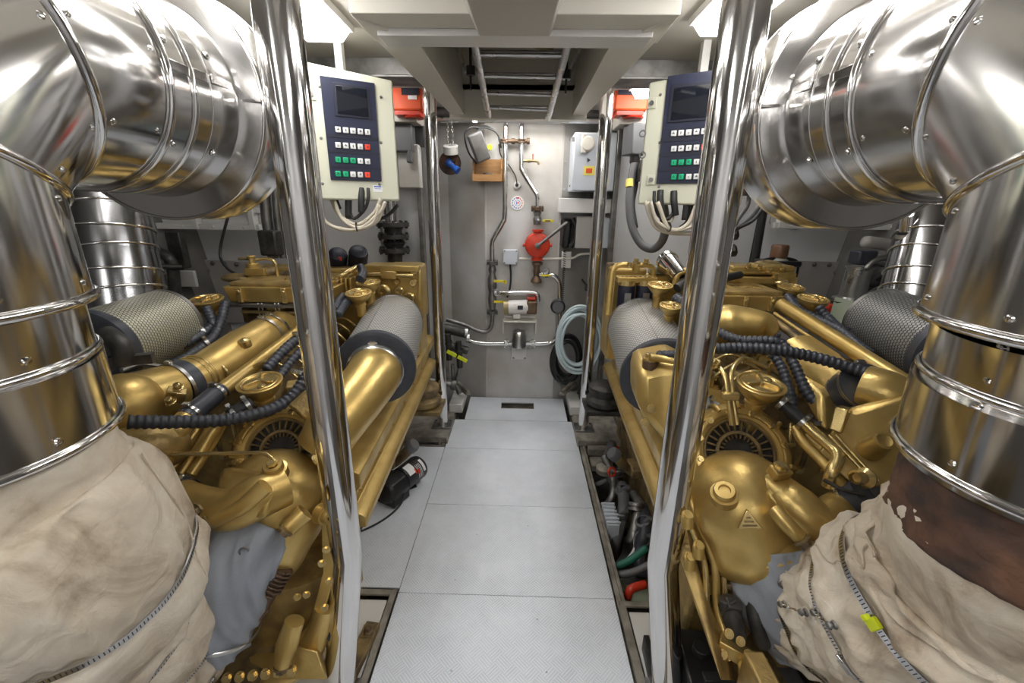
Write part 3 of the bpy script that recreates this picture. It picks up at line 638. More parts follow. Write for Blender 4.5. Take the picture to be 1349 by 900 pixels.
def engine(s):
    side = 'left' if s < 0 else 'right'; X = lambda x: s * x
    e = thing('marine_diesel_engine', 'large gold-painted marine diesel engine on the %s of the walkway' % side, 'engine', (X(.97), 1.5, .17))
    # crankcase and sump
    pr = [(.74, .17), (.68, .30), (.62, .52), (.68, .66), (.80, .76), (1.14, .76), (1.26, .66), (1.34, .52), (1.34, .3), (1.28, .17)]
    q = MB(); q.prism([(X(x), 1.36, z) for x, z in pr], (0, .86, 0)); q.build('crankcase', 'gold2', e, bevel=.01)
    # mount rail along the inboard side
    off = (lambda y: -.055 + .06 * (y - 1.12) / 1.46) if s < 0 else (lambda y: .005 + .075 * (y - 1.12) / 1.46)
    q = MB(); pr = [(.505, .50), (.500, .535), (.515, .55), (.545, .56), (.548, .625), (.52, .64), (.508, .655), (.508, .70), (.53, .715), (.63, .72), (.63, .70), (.56, .69), (.57, .54), (.63, .52), (.63, .50)]
    q.loft([(X(x + off(1.12)), 1.12, z) for x, z in pr], [(X(x + off(2.58)), 2.58, z) for x, z in pr]); rl = q.build('mount_rail', 'gold', e, bevel=.003)
    q = MB(); q.hexa([(X(.60), 1.1, -.05), (X(1.2), 1.1, -.05), (X(1.2), 1.4, -.05), (X(.60), 1.4, -.05)], [(X(.66), 1.15, .36), (X(1.2), 1.15, .36), (X(1.2), 1.4, .45), (X(.60), 1.4, .45)]); q.build('sump_front', 'gold2', e, bevel=.02)
    q = MB(); q.loft([(X(x + off(1.35)), 1.35, z) for x, z in ((.555, .72), (.555, .77), (.625, .77), (.625, .72))], [(X(x + off(2.55)), 2.55, z) for x, z in ((.555, .72), (.555, .77), (.625, .77), (.625, .72))]); q.build('rail_cap', 'gold2', e, bevel=.004)
    for k in range(6): q = MB(); q.bolt((X(.59 + off(1.4 + k * .2)), 1.4 + k * .2, .77), (0, 0, 1), .008, .01); q.build('bolt', 'goldl', e)
    for k in range(6): q = MB(); q.bolt((X(.547 + off(1.2 + k * .22)), 1.2 + k * .22, .592), (-s, 0, 0), .007, .008); q.build('bolt', 'goldl', e)
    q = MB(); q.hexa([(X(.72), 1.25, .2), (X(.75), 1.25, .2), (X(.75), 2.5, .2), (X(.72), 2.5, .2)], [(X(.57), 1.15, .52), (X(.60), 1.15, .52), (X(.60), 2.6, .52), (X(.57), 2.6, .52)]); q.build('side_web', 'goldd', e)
    # outboard rail
    q = MB(); q.box((X(1.40), 1.85, .62), (.09, .95, .20)); q.build('outboard_rail', 'gold2', e, bevel=.01)
    # cylinder heads: two rows of rocker covers
    for row, x0, x1 in (('in', .66, .82), ('out', 1.12, 1.28)):
        for k in range(4):
            y = 1.37 + k * .20
            q = MB(); q.hexa([(X(x0), y, .74), (X(x1), y, .74), (X(x1), y + .175, .74), (X(x0), y + .175, .74)], [(X(x0 + .012), y + .012, .845), (X(x1 - .012), y + .012, .845), (X(x1 - .012), y + .163, .845), (X(x0 + .012), y + .163, .845)])
            c = q.build('rocker_cover', 'gold', e, bevel=.012)
            for a, b in ((.2, .2), (.8, .2), (.2, .8), (.8, .8)):
                q = MB(); q.bolt((X(x0 + (x1 - x0) * a), y + .175 * b, .845), (0, 0, 1), .009, .014); q.build('bolt', 'goldl', c)
    # valley: charge air trunk and injection pump
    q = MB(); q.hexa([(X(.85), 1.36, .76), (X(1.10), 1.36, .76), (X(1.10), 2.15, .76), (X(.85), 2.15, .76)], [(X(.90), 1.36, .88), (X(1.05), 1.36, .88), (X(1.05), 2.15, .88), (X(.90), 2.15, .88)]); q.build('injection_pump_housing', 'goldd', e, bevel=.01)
    for k in range(8):
        y = 1.40 + k * .09
        for xx, xo in ((.93, .78), (1.02, 1.18)):
            q = MB(); q.tube([(X(xx), y, .88), (X(xx), y, .93), (X((xx + xo) / 2), y + .02, .955), (X(xo), y + .03, .89), (X(xo), y + .03, .84)], .006, 8, 5); q.build('fuel_line', 'goldl', e)
    # rear gear case
    q = MB(); q.box((X(.99), 2.27, .90), (.84, .16, .56)); q.box((X(1.04), 2.27, .44), (.60, .14, .40)); q.build('gear_case', 'gold', e, bevel=.015)
    # inner rear tower, stepped on top
    top = W(520, 349, 2.22).z if s < 0 else W(812, 352, 2.22).z
    q = MB(); q.box((X(.585), 2.26, top / 2 + .36), (.17, .20, top - .72)); tw = q.build('rear_tower', 'gold', e, bevel=.012)
    if s < 0:
        x0 = W(555, 350, 2.17); x1 = W(478, 352, 2.17)
        q = MB(); q.box(((x0.x + x1.x) / 2, 2.22, x0.z - .14), (abs(x0.x - x1.x), .14, .28)); tb = q.build('rear_cover', 'gold', e, bevel=.012)
        q = MB(); q.box(((x0.x + x1.x) / 2 + .05, 2.14, x0.z - .01), (.20, .05, .03)); q.build('top_flange', 'gold', tb, bevel=.006)
        q = MB(); q.tube([W(482, 362, 2.12), W(500, 362, 2.12), W(545, 363, 2.12)], .011, 10); q.box(W(513, 362, 2.12), (.075, .035, .04)); q.build('fuel_rail', 'goldl', tb, bevel=.003)
        for px, py, rr in ((545, 372, .016), (526, 383, .02), (506, 384, .03), (546, 356, .018), (540, 392, .022), (524, 371, .012)):
            q = MB(); p = W(px, py, 2.145); q.lathe([(rr * 1.3, .0), (rr * 1.3, .014), (rr, .02), (rr * .5, .02), (rr * .45, .008), (0, .008)], p, (0, -1, 0), 20); q.build('port', 'goldl', tb)
        q = MB(); q.tube([W(548, 352, 2.15), W(553, 362, 2.14), W(552, 395, 2.14)], .010, 10); q.build('edge_pipe', 'gold', tb)
        for px, py in ((445, 340), (472, 337)):
            p = W(px, py, 2.3); d = V((.35, -.55, .75)).normalized(); q = MB(); q.lathe([(.045, -.12), (.05, -.1), (.05, .0), (.046, .015), (.03, .024), (0, .026)], p + d * .02, d, 28); q.build('oil_filter', 'navyd', e)
        MB().box(W(446, 341, 2.255), (.03, .006, .02)).build('filter_label', 'red', e)
        for k in range(5): q = MB(); p = W(440 + k * 6, 374, 2.0); q.box(p, (.011, .05, .06)); q.build('cooling_rib', 'gold', e, bevel=.003)
        pipe(e, [(470, 352, 2.1), (462, 356, 2.05), (452, 362, 2.0), (440, 366, 2.0)], .012, 'goldl')
        q = MB(); q.tube([W(475, 352, 2.05), W(478, 360, 2.0), W(474, 368, 1.95)], .02, 14); q.build('hose_elbow', 'rubber', e)
    else:
        # fuel filter stand: head, two black bowls, feed pipes
        q = MB(); p = W(838, 368, 2.05); q.box(p, (.19, .06, .03)); q.box(W(838, 352, 2.05), (.03, .04, .06)); hd = q.build('fuel_filter_head', 'gold', e, bevel=.006)
        for px in (826, 850):
            p = W(px, 372, 2.05); q = MB(); q.lathe([(.035, 0), (.04, -.01), (.04, -.13), (.03, -.145), (0, -.15)], p, (0, 0, 1), 24); f_ = q.build('fuel_filter', 'navyd', hd)
            MB().cyl(p + V((0, 0, -.012)), p + V((0, 0, .012)), .043, seg=24).build('collar', 'goldl', f_)
            q = MB(); q.box(p + V((0, -.041, -.07)), (.03, .002, .05)); q.build('filter_label', 'dsteel', f_)
            for k in range(4): q = MB(); q.bolt(p + V((-.03 + k * .02, -.02, .012)), (0, 0, 1), .006, .02); q.build('bolt', 'goldl', hd)
        pipe(e, [(800, 415, 2.02), (804, 380, 2.04), (808, 356, 2.05), (818, 349, 2.05), (836, 350, 2.05)], .013)
        pipe(e, [(838, 350, 2.04), (855, 350, 2.04), (861, 356, 2.04), (860, 368, 2.04)], .012)
        for px, py in ((838, 347), (851, 347), (829, 352)): q = MB(); q.bolt(W(px, py, 2.03), (0, 0, 1), .012, .022); q.build('bolt', 'goldl', hd)
        q = MB(); p = W(822, 349, 2.30); q.box(p + V((.0, 0, -.1)), (.18, .06, .22)); q.build('rear_cover', 'goldd', e, bevel=.01)
        p0 = W(878, 343, 2.1); p1 = W(897, 366, 1.95); q = MB(); q.cyl(p0, p1, .048, .040, 28); q.lathe([(.052, 0), (.052, .02), (.048, .02)], p0, (p1 - p0), 28); q.build('chrome_breather', 'steel', e)
        pipe(e, [(889, 375, 1.95), (893, 362, 1.95), (905, 356, 1.95)], .014); q = MB(); q.tube([W(872, 352, 2.1), W(884, 358, 2.05), W(890, 368, 2.0)], .03, 12); q.build('breather_elbow', 'goldd', e)
        q = MB(); q.box(W(868, 356, 2.2), (.10, .04, .04)); q.build('green_tag_block', 'pgreen', e, bevel=.006)
        q = MB(); q.tube([W(892, 380, 1.9), W(905, 372, 1.92), W(925, 372, 1.9)], .022, 12); q.build('hose_elbow', 'cable', e)
    # ---------- inner air filter with gold intake elbow
    if s < 0:
        f0 = W(496, 484, 1.50); f1 = W(519, 425, 2.05); af = air_filter(e, f0, f1, .142)
        ring = f0; q = MB(); d = (f1 - f0).normalized()
        q.lathe([(.098, -.05), (.102, -.045), (.102, -.012), (.085, -.01)], f0, d, 40); q.build('neck', 'brush', af)
        clamp_on(af, f0 - d * .03, d, .103, .016)
        el = [f0 - d * .035, f0 - d * .09, W(470, 525, 1.32), W(443, 560, 1.2), W(425, 590, 1.17)]
        q = MB(); q.tube(el, [.097, .095, .092, .085, .08], 32, 8); q.build('intake_elbow', 'gold', e, sharp=60)
        q = MB(); q.tube([W(420, 545, 1.27), W(404, 556, 1.23)], [.088, .084], 30, smooth=False); sl = q.build('grey_sleeve', 'cloth', e)
        clamp_on(e, W(416, 546, 1.26), W(420, 545, 1.27) - W(404, 556, 1.23), .089)
    else:
        f0 = W(872, 497, 1.50); f1 = W(842, 432, 2.02); af = air_filter(e, f0, f1, .150)
        d = (f1 - f0).normalized()
        q = MB(); q.lathe([(.102, -.05), (.106, -.045), (.106, -.012), (.088, -.01)], f0, d, 40); q.build('neck', 'brush', af)
        clamp_on(af, f0 - d * .03, d, .107, .016)
        # squat gold inlet casing hiding the filter mouth
        q = MB(); ic = [W(842, 490, 1.30), W(895, 478, 1.30), W(925, 500, 1.28), W(922, 600, 1.2), W(880, 590, 1.22), W(842, 545, 1.27)]
        q.prism(ic, (0, .16, 0.03)); ib = q.build('intake_casing', 'gold', e, bevel=.03)
        p = W(855, 492, 1.33); q = MB(); q.lathe([(.030, -.03), (.030, .004), (.025, .01), (.025, .045), (.022, .048), (0, .048)], p, (0, 0, 1), 24); q.build('thread_neck', 'bronze', ib)
        q = MB(); q.bolt(p + V((0, 0, .048)), (0, 0, 1), .02, .022); q.build('bolt', 'goldl', ib)
        bolts(ib, [W(858, 538, 1.25), W(850, 556, 1.25)], V((-.2, -1, .2)), .011, .014)
        q = MB(); q.tube([W(856, 471, 1.30), W(875, 473, 1.30), W(900, 478, 1.28)], .012, 10); q.build('banjo_pipe', 'gold', e)
        corr(e, [(866, 467, 1.33), (885, 467, 1.30), (905, 466, 1.28)], .014)
        q = MB(); q.tube([W(900, 530, 1.36), W(915, 540, 1.34), W(935, 552, 1.31)], .062, 28, 6); q.build('grey_sleeve', 'cloth', e, sharp=60)
        clamp_on(e, W(922, 545, 1.33), V((1, -.3, -.5)), .064)
    # ---------- outer air filter
    if s < 0: g0 = W(128, 462, 1.30); g1 = W(222, 425, 1.62); air_filter(e, g0, g1, .132, 'gauzey')
    else: g0 = W(1262, 470, 1.30); g1 = W(1160, 425, 1.66); air_filter(e, g0, g1, .135, 'gauzed')
    # ---------- turbos
    if s < 0:
        C = W(362, 662, 1.08); ch, dm, fd = turbo(e, s, C, .163, W(369, 600, 1.16) + V((0, 0, .02)), .142)
        # outlet toward lower left with a bolted flange
        q = MB(); q.tube([W(375, 640, .98), W(340, 655, .93), W(305, 672, .90), W(262, 665, .93), W(232, 650, .98)], [.055, .058, .052, .05, .045], 24, 7); q.build('outlet_elbow', 'gold', dm, sharp=60)
        q = MB(); a_ = W(322, 617, 1.0); b_ = W(352, 655, .93); q.hexa([W(296, 620, .98), W(366, 632, .93), W(352, 690, .86), W(280, 668, .90)], [W(292, 612, 1.06), W(362, 622, 1.02), W(352, 672, .98), W(282, 660, 1.0)]); q.build('outlet_flange', 'gold', dm, bevel=.02)
        q = MB(); q.tube([W(350, 640, .90), W(318, 668, .87), W(281, 686, .855)], [.022, .020, .019], 16, 4); q.build('clamp_arm', 'gold', dm)
        q = MB(); p = W(277, 687, .85); q.bolt(p, V((-.5, -.6, -.4)), .016, .02); q.build('bolt_head', 'goldd', dm)
        q = MB(); p = W(264, 670, .875); q.bolt(p, V((-.4, -.8, -.1)), .014, .014); q.build('bolt_head', 'goldd', dm)
        boss(dm, W(362, 620, .98), (.1, -.35, .9), .026, .028); 
        q = MB(); q.lathe([(.026, -.04), (.024, .022), (.02, .024), (0, .024)], W(386, 690, .93) , (-.6, -.5, -.5), 20); q.build('stub', 'gold', dm); q = MB(); q.bolt(W(378, 698, .90), (-.6, -.5, -.5), .015, .014); q.build('bolt_head', 'goldd', dm)
        boss(dm, W(428, 678, 1.02), (.9, -.4, .1), .024, .026, bolt=False)
        pipe(e, [(205, 596, 1.0), (230, 598, 1.0), (280, 598, 1.0), (340, 597, .99), (356, 602, .98), (364, 610, .97)], .0055, 'goldl', 'oil_feed_pipe')
        q = MB(); q.box(W(312, 600, 1.0), (.04, .012, .016)); q.build('pipe_clip', 'gold', e, bevel=.003)
        # lower casing, flange and spring valve
        q = MB(); q.tube([W(388, 725, 1.12), W(385, 790, 1.12), W(368, 850, 1.10), (W(335, 905, 1.08))], [.15, .155, .155, .15], 32, 6); q.build('lower_casing', 'gold2', e, sharp=60)
        q = MB(); q.prism([W(432, 660, 1.05), W(440, 760, 1.0), W(420, 830, .95), W(370, 885, .9), W(360, 880, .9), W(408, 822, .95), W(425, 755, 1.0), W(422, 660, 1.05)], (0, .03, 0)); q.build('casing_flange', 'gold', e, bevel=.003)
        q = MB(); p0 = W(338, 806, .88); p1 = W(372, 748, .94); q.cyl(p0, p1, .026, seg=24); q.lathe([(0, -.012), (.012, -.012), (.014, -.006), (.03, -.006), (.032, .012), (.026, .016)], p0, p1 - p0, 24); sv = q.build('spring_valve', 'bronze', e)
        q = MB(); d = p1 - p0; a, b, _ = basis(d); q.tube([p0 + d * (.45 + .55 * i / 60) + (a * math.cos(i * .63) + b * math.sin(i * .63)) * .031 for i in range(61)], .0035, 6, 1, smooth=False); q.build('spring', 'bronze', sv)
        q = MB(); q.hexa([W(322, 795, .90), W(336, 800, .9), W(372, 745, .93), W(362, 740, .93)], [W(326, 785, .93), W(338, 790, .93), W(370, 738, .97), W(360, 735, .97)]); q.build('heat_shield', 'gold', sv, bevel=.002)
        q = MB(); q.tube([W(388, 818, .88), W(378, 850, .86), W(372, 874, .85)], [.026, .03, .022], 18, 4); q.build('drain_housing', 'gold', e, sharp=60); q = MB(); q.bolt(W(371, 876, .85), (0, -.3, -1), .016, .02); q.build('drain_bolt', 'goldd', e)
        for px, py in ((404, 783), (392, 786), (430, 724), (434, 765), (424, 742), (428, 800)): q = MB(); q.bolt(W(px, py, .93), (.2, -1, .3), .008, .009); q.build('bolt', 'goldl', e)
        q = MB(); q.hexa([W(360, 895, .86), W(430, 895, .86), W(436, 895, 1.05), W(370, 895, 1.05)], [W(385, 850, .9), W(418, 858, .9), W(428, 850, 1.05), W(390, 850, 1.05)]); q.build('foot_bracket', 'gold', e, bevel=.004)
        q = MB(); q.box((X(.64), 1.22, .30), (.05, .12, .5)); q.build('front_leg', 'gold2', e, bevel=.006)
        q = MB(); q.tube([W(330, 880, .93), W(372, 882, .92), (W(410, 850, .95)), W(428, 800, .98)], [.045, .05, .045, .03], 20, 5); q.build('flywheel_lip', 'gold', e, sharp=60)
        for k in range(6): q = MB(); p = W(300 + k * 17, 893 - k * 2, .86); q.bolt(p, (0, -.8, .5), .011, .014); q.build('bolt', 'goldl', e)
        clamp_on(dm, W(240, 652, .975), W(262, 665, .93) - W(232, 650, .98), .047, .02)
        q = MB(); q.tube([W(242, 653, .97), W(225, 646, .99), W(205, 640, 1.0)], .049, 20); q.build('rubber_sleeve', 'rubber', e)
        q = MB(); q.lathe([(.03, 0), (.03, .014), (.018, .016), (.018, .04), (.024, .04), (.024, .06), (0, .06)], W(428, 822, 1.0), (.7, -.6, .2), 8); q.build('mount_bolt', 'iron', e)
    else:
        C = W(975, 664, 1.08); ch, dm, fd = turbo(e, s, C, .158, W(974, 604, 1.16) + V((0, 0, .02)), .150)
        q = MB(); q.tube([W(1015, 640, 1.03), W(1050, 668, .95), W(1080, 690, .92), W(1105, 672, .96), W(1125, 660, 1.0)], [.05, .055, .05, .047, .045], 24, 7); q.build('outlet_elbow', 'gold', dm, sharp=60)
        q = MB(); q.hexa([W(1006, 650, .97), W(1030, 628, 1.0), W(1062, 660, .94), W(1030, 682, .92)], [W(1006, 638, 1.06), W(1032, 618, 1.08), W(1062, 648, 1.02), W(1032, 668, 1.0)]); q.build('outlet_flange', 'gold', dm, bevel=.014)
        q = MB(); q.tube([W(1022, 672, .92), W(1038, 692, .88), W(1054, 708, .86)], [.021, .019, .018], 16, 4); q.build('clamp_arm', 'gold', dm); q = MB(); q.bolt(W(1055, 710, .855), V((.5, -.6, -.5)), .016, .02); q.build('bolt_head', 'goldd', dm)
        boss(dm, W(954, 652, .98), (-.25, -.35, .85), .028, .026, bolt=False)
        q = MB(); q.box(W(1027, 622, 1.0), (.05, .035, .03), rot=(.3, 0, .2)); q.build('top_lug', 'gold', dm, bevel=.004); q = MB(); q.bolt(W(1028, 616, .99), (0, -.2, 1), .014, .012); q.build('bolt_head', 'goldl', dm)
        # raised triangular maker's mark
        rd_ = ray(986, 686).normalized(); oc = CAM - C; bb_ = oc.dot(rd_); rr_ = .163; c = CAM + rd_ * (-bb_ - math.sqrt(max(1e-6, bb_ * bb_ - oc.dot(oc) + rr_ * rr_)))
        n_ = (c - C).normalized(); xx_ = V((1, .1, .1)); xx_ = (xx_ - n_ * xx_.dot(n_)).normalized(); Rm = Matrix((xx_, -n_, xx_.cross(-n_))).transposed()
        if (Rm @ V((0, 0, 1))).z < 0: Rm = Rm @ Matrix.Rotation(PI, 3, 'Y')
        tri = [c + Rm @ V((x, 0, z)) * 1.0 for x, z in ((-.030, -.018), (.030, -.018), (.0, .032))]
        q = MB(); q.prism(tri, n_ * .012); mk = q.build('maker_mark', 'goldl', dm, bevel=.002)
        q = MB()
        for z, w_ in ((-.009, .034), (.001, .022), (.011, .010)): q.box(c + Rm @ V((0, 0, z)) + n_ * .012, (w_, .003, .004), R=Rm)
        q.build('raised_bar', 'goldd', mk)
        q = MB(); q.tube([W(965, 742, 1.0), W(960, 765, .97)], .022, 16, smooth=False); q.build('stub', 'gold', dm); q = MB(); q.bolt(W(960, 767, .965), (0, -.4, -.8), .015, .014); q.build('bolt_head', 'goldd', dm)
        q = MB(); cc = W(1008, 722, 1.0); d = V((.35, -.45, -.85)).normalized(); q.lathe([(.105, -.05), (.122, -.02), (.126, .0), (.118, .012), (.10, .012)], cc, d, 40); q.build('outlet_collar', 'gold', dm)
        # front end of the block below the turbo: pipes and brackets seen between post and blanket
        q = MB(); q.hexa([W(880, 700, 1.10), W(955, 700, 1.25), W(1000, 900, 1.0), W(950, 900, .75)], [W(880, 640, 1.15), W(950, 640, 1.30), W(1010, 700, 1.3), W(905, 690, 1.1)]); q.build('front_casing', 'gold2', e, bevel=.01)
        for dx, r_ in ((0, .008), (13, .011), (24, .008)):
            pipe(e, [(892 + dx, 650, 1.08), (912 + dx, 700, 1.02), (928 + dx, 742, .98), (932 + dx, 800, .93), (945 + dx, 840, .88), (962 + dx, 870, .84)], r_, 'goldl' if dx != 13 else 'gold')
        for px, py in ((905, 680), (920, 720), (934, 765), (908, 735)): q = MB(); p = W(px, py, .99); q.cyl(p, p + V((0, -.012, -.03)), .016, seg=14); q.bolt(p, (0, -.6, .8), .012, .016); q.build('union', 'gold', e)
        q = MB(); q.hexa([W(948, 845, .84), W(1010, 880, .80), W(1005, 897, .80), W(945, 860, .84)], [W(950, 832, .88), W(1012, 868, .85), W(1008, 885, .85), W(947, 850, .88)]); q.build('sensor_bracket', 'gold', e, bevel=.004)
        q = MB(); q.tube([W(958, 788, .9), W(966, 818, .88), W(974, 842, .86)], [.022, .026, .02], 14, 3); q.box(W(962, 800, .89), (.04, .03, .05), rot=(.3, .2, 0)); q.build('oil_sensor', 'iron', e, bevel=.003)
        q = MB(); q.tube([W(990, 780, .92), W(996, 820, .88), W(1005, 850, .86)], .02, 12); q.build('sensor_cable', 'iron', e)
        for px, py in ((960, 835), (975, 845), (952, 862), (985, 862)): q = MB(); q.bolt(W(px, py, .83), (0, -.7, .7), .009, .01); q.build('bolt', 'goldl', e)
        q = MB(); q.box((X(.64), .74, .22), (.05, .12, .44)); q.build('front_leg', 'gold2', e, bevel=.006)
        q = MB(); q.cyl(W(985, 880, .80), W(990, 1000, .78), .022, seg=14); q.build('front_strut', 'gold', e)
    # ---------- common middle items placed per engine
    if s < 0:
        pipe(e, [(404, 428, 1.72), (340, 478, 1.45), (283, 521, 1.23)], .024, 'gold', 'coolant_pipe', 20)
        q = MB(); a_, b_ = W(290, 515, 1.26), W(243, 553, 1.10); q.cyl(a_, b_, .030, seg=24); sl = q.build('rubber_sleeve', 'rubber', e)
        clamp_on(sl, a_.lerp(b_, .12), b_ - a_, .030); clamp_on(sl, a_.lerp(b_, .85), b_ - a_, .030)
        pipe(e, [(246, 550, 1.11), (230, 575, 1.05), (205, 620, .98), (190, 660, .95)], .030, 'gold', 'coolant_pipe', 20)
        for dx, r_ in ((0, .016), (16, .012), (30, .014)): pipe(e, [(262 + dx, 560, 1.14), (245 + dx, 590, 1.08), (222 + dx, 625, 1.02)], r_, 'gold')
        cap(e, W(342, 503, 1.25), .066, ang=1.2); cap(e, W(271, 394, 1.78), .066, ang=.2); cap(e, W(472, 385, 1.85), .055, ang=.7); cap(e, W(485, 371, 2.0), .055, ang=.7)
        q = MB(); a_, b_ = W(333, 530, 1.19), W(300, 548, 1.14); q.tube([a_, b_], .02, 16, smooth=False); hh = q.build('short_hose', 'cable', e); clamp_on(hh, a_.lerp(b_, .2), b_ - a_, .02); clamp_on(hh, a_.lerp(b_, .8), b_ - a_, .02)
        pipe(e, [(302, 547, 1.15), (285, 562, 1.1), (262, 600, 1.04)], .017)
        corr(e, [(402, 490, 1.28), (396, 508, 1.25), (375, 530, 1.2), (340, 545, 1.14), (290, 554, 1.08), (230, 556, 1.02), (168, 556, .96)], .0195)
        corr(e, [(398, 442, 1.55), (378, 458, 1.48), (350, 488, 1.38)], .020); corr(e, [(402, 458, 1.5), (384, 476, 1.44), (364, 502, 1.36)], .0175)
        clamp_on(e, W(392, 448, 1.53), V((.3, .8, .2)), .021); clamp_on(e, W(398, 490, 1.28), V((.2, .3, .9)), .021)
        corr(e, [(272, 405, 1.72), (280, 425, 1.68), (276, 432, 1.66), (255, 447, 1.58), (210, 468, 1.48), (160, 486, 1.38)], .020)
        corr(e, [(297, 398, 1.75), (290, 425, 1.68), (280, 445, 1.62), (255, 465, 1.52), (225, 482, 1.44)], .019)
        clamp_on(e, W(268, 437, 1.63), V((.6, .7, .3)), .021); clamp_on(e, W(273, 452, 1.58), V((.6, .7, .3)), .020)
        corr(e, [(445, 415, 1.7), (455, 400, 1.8), (462, 395, 1.85)], .018); corr(e, [(440, 408, 1.72), (446, 398, 1.8), (452, 390, 1.9)], .018)
        # charge-air duct
        q = MB(); q.tube([W(170, 530, 1.15), W(228, 512, 1.28)], [.088, .082], 32, smooth=False); q.sphere(W(165, 535, 1.12), .098); du = q.build('duct_inlet', 'gold', e, sharp=60)
        q = MB(); q.tube([W(228, 512, 1.28), W(246, 504, 1.33)], .084, 32, smooth=False); bd = q.build('duct_sleeve', 'rubber', du); clamp_on(bd, W(230, 511, 1.285), W(246, 504, 1.33) - W(228, 512, 1.28), .084)
        q = MB(); q.tube([W(246, 504, 1.33), W(275, 490, 1.42), W(320, 462, 1.58), (W(365, 435, 1.8)), W(400, 420, 1.95)], [.08, .078, .085, .08, .07], 32, 8); dd = q.build('charge_air_duct', 'gold', e, sharp=60)
        for t_ in ((256, 500, 1.36), (262, 497, 1.38)): q = MB(); q.torus(W(*t_), W(275, 490, 1.42) - W(246, 504, 1.33), .081, .004, 36, 6); q.build('bead', 'goldl', dd)
        for t_ in ((350, 443, 1.72), (360, 438, 1.77)): clamp_on(dd, W(*t_), W(365, 435, 1.8) - W(320, 462, 1.58), .081, .014)
        q = MB(); q.lathe([(.022, -.02), (.022, .006), (.012, .01), (.008, .014), (0, .014)], W(322, 450, 1.52), (0, -.2, 1), 18); q.build('duct_plug', 'goldl', dd)
        dn = (W(365, 435, 1.8) - W(320, 462, 1.58)).normalized(); text('VICTOR', W(291, 478, 1.425) + V((0, 0, .012)), axes(dn, (.1, -.5, .85)), .034, 'goldl', dd, 'cast_lettering', .002)
        q = MB(); q.tube([W(160, 600, .98), W(200, 590, 1.02), W(235, 580, 1.08)], [.07, .075, .06], 24); q.build('oil_cooler_pipe', 'gold2', e, sharp=60)
        q = MB(); q.box(W(232, 520, 1.16), (.05, .03, .04), rot=(.3, .4, .5)); q.bolt(W(236, 512, 1.15), (0, -.4, 1), .012, .02); q.bolt(W(226, 530, 1.13), (0, -.6, 1), .012, .02); q.build('flange_lug', 'goldl', e, bevel=.004)
        # box with raised lettering
        a_ = W(303, 398, 1.85); b_ = W(393, 398, 1.85); zt = W(300, 377, 1.85).z; xr = W(436, 398, 1.85).x
        q = MB(); q.hexa([(a_.x, 1.85, a_.z), (xr, 1.85, a_.z), (xr, 2.18, a_.z), (a_.x, 2.18, a_.z)], [(a_.x - .015, 1.84, zt), (xr + .015, 1.84, zt), (xr + .015, 2.19, zt), (a_.x - .015, 2.19, zt)]); bx = q.build('intercooler_box', 'gold', e, bevel=.006)
        q = MB(); q.box(((a_.x + xr) / 2, 2.01, zt + .008), (xr - a_.x - .02, .32, .02)); lidb = q.build('box_lid', 'gold2', bx, bevel=.006)
        text('VICTOR', ((b_.x * .8 + xr * .2), 1.93, zt + .0185), Matrix.Identity(3), .075, 'goldl', lidb, 'cast_lettering', .003)
        tt = zt
        for k in range(3): q = MB(); q.box((a_.x + .06 + k * .2, 1.838, (a_.z + zt) / 2), (.022, .018, zt - a_.z - .004)); q.bolt((a_.x + .06 + k * .2, 1.835, zt - .02), (0, -1, 0), .009, .012); q.build('corner_rib', 'goldl', bx, bevel=.003)
        q = MB(); q.box(((a_.x + xr) / 2, 1.99, a_.z - .01), (xr - a_.x + .02, .34, .012)); q.build('box_base', 'dsteel', bx)
        for xx in (341, 346, 363, 368): q = MB(); p = W(xx, 408, 1.84); q.cyl(p + V((0, 0, .03)), p - V((0, 0, .03)), .003, seg=6); q.build('wire', 'key', bx)
        q = MB(); q.box(W(360, 411, 1.84), (.28, .02, .012)); q.build('bus_bar', 'goldd', bx)
        # valve cluster on top
        q = MB(); p = W(333, 352, 2.05); q.cyl(p - V((0, 0, .06)), p + V((0, 0, .02)), .028, seg=20); q.box(p + V((.02, 0, -.02)), (.10, .06, .035)); q.cyl(p, p + V((0, 0, .05)), .013, seg=8); q.cyl(p + V((0, 0, .045)), p + V((0, 0, .056)), .02, seg=8); q.build('thermostat_valve', 'gold', e, bevel=.003)
        pipe(e, [(337, 342, 2.04), (352, 341, 2.04), (362, 346, 2.04), (366, 364, 2.04)], .008, 'goldl'); pipe(e, [(314, 341, 2.06), (325, 341, 2.06), (333, 343, 2.05)], .007, 'goldd')
        q = MB(); q.sphere(W(352, 358, 2.08), .05, (1, 1, .55)); q.sphere(W(385, 362, 2.1), .05, (1.3, 1, .5)); q.sphere(W(312, 366, 2.05), .05, (1.5, 1, .45)); q.build('housing_lobe', 'goldd', e)
        q = MB(); q.hexa([W(322, 425, 1.9), W(345, 425, 1.9), W(345, 425, 2.0), W(322, 425, 2.0)], [W(318, 405, 1.9), W(352, 405, 1.9), W(352, 405, 2.0), W(318, 405, 2.0)]); q.build('box_bracket', 'goldd', e, bevel=.006)
        q = MB(); q.tube([W(318, 437, 1.8), W(306, 440, 1.75), (W(300, 448, 1.7))], .016, 12); q.build('tee_stub', 'goldl', e)
        # outboard dark lever gear by the exhaust
        q = MB(); q.box(W(160, 475, 1.2), (.16, .03, .03), rot=(0, 0, .4)); q.tube([W(140, 440, 1.22), W(158, 455, 1.2), W(165, 480, 1.2)], .028, 12); q.build('actuator', 'iron', e, bevel=.005)
        q = MB(); q.tube([W(215, 483, 1.36), W(185, 480, 1.3), W(160, 488, 1.24)], .008, 8); q.build('actuator_rod', 'dsteel', e)
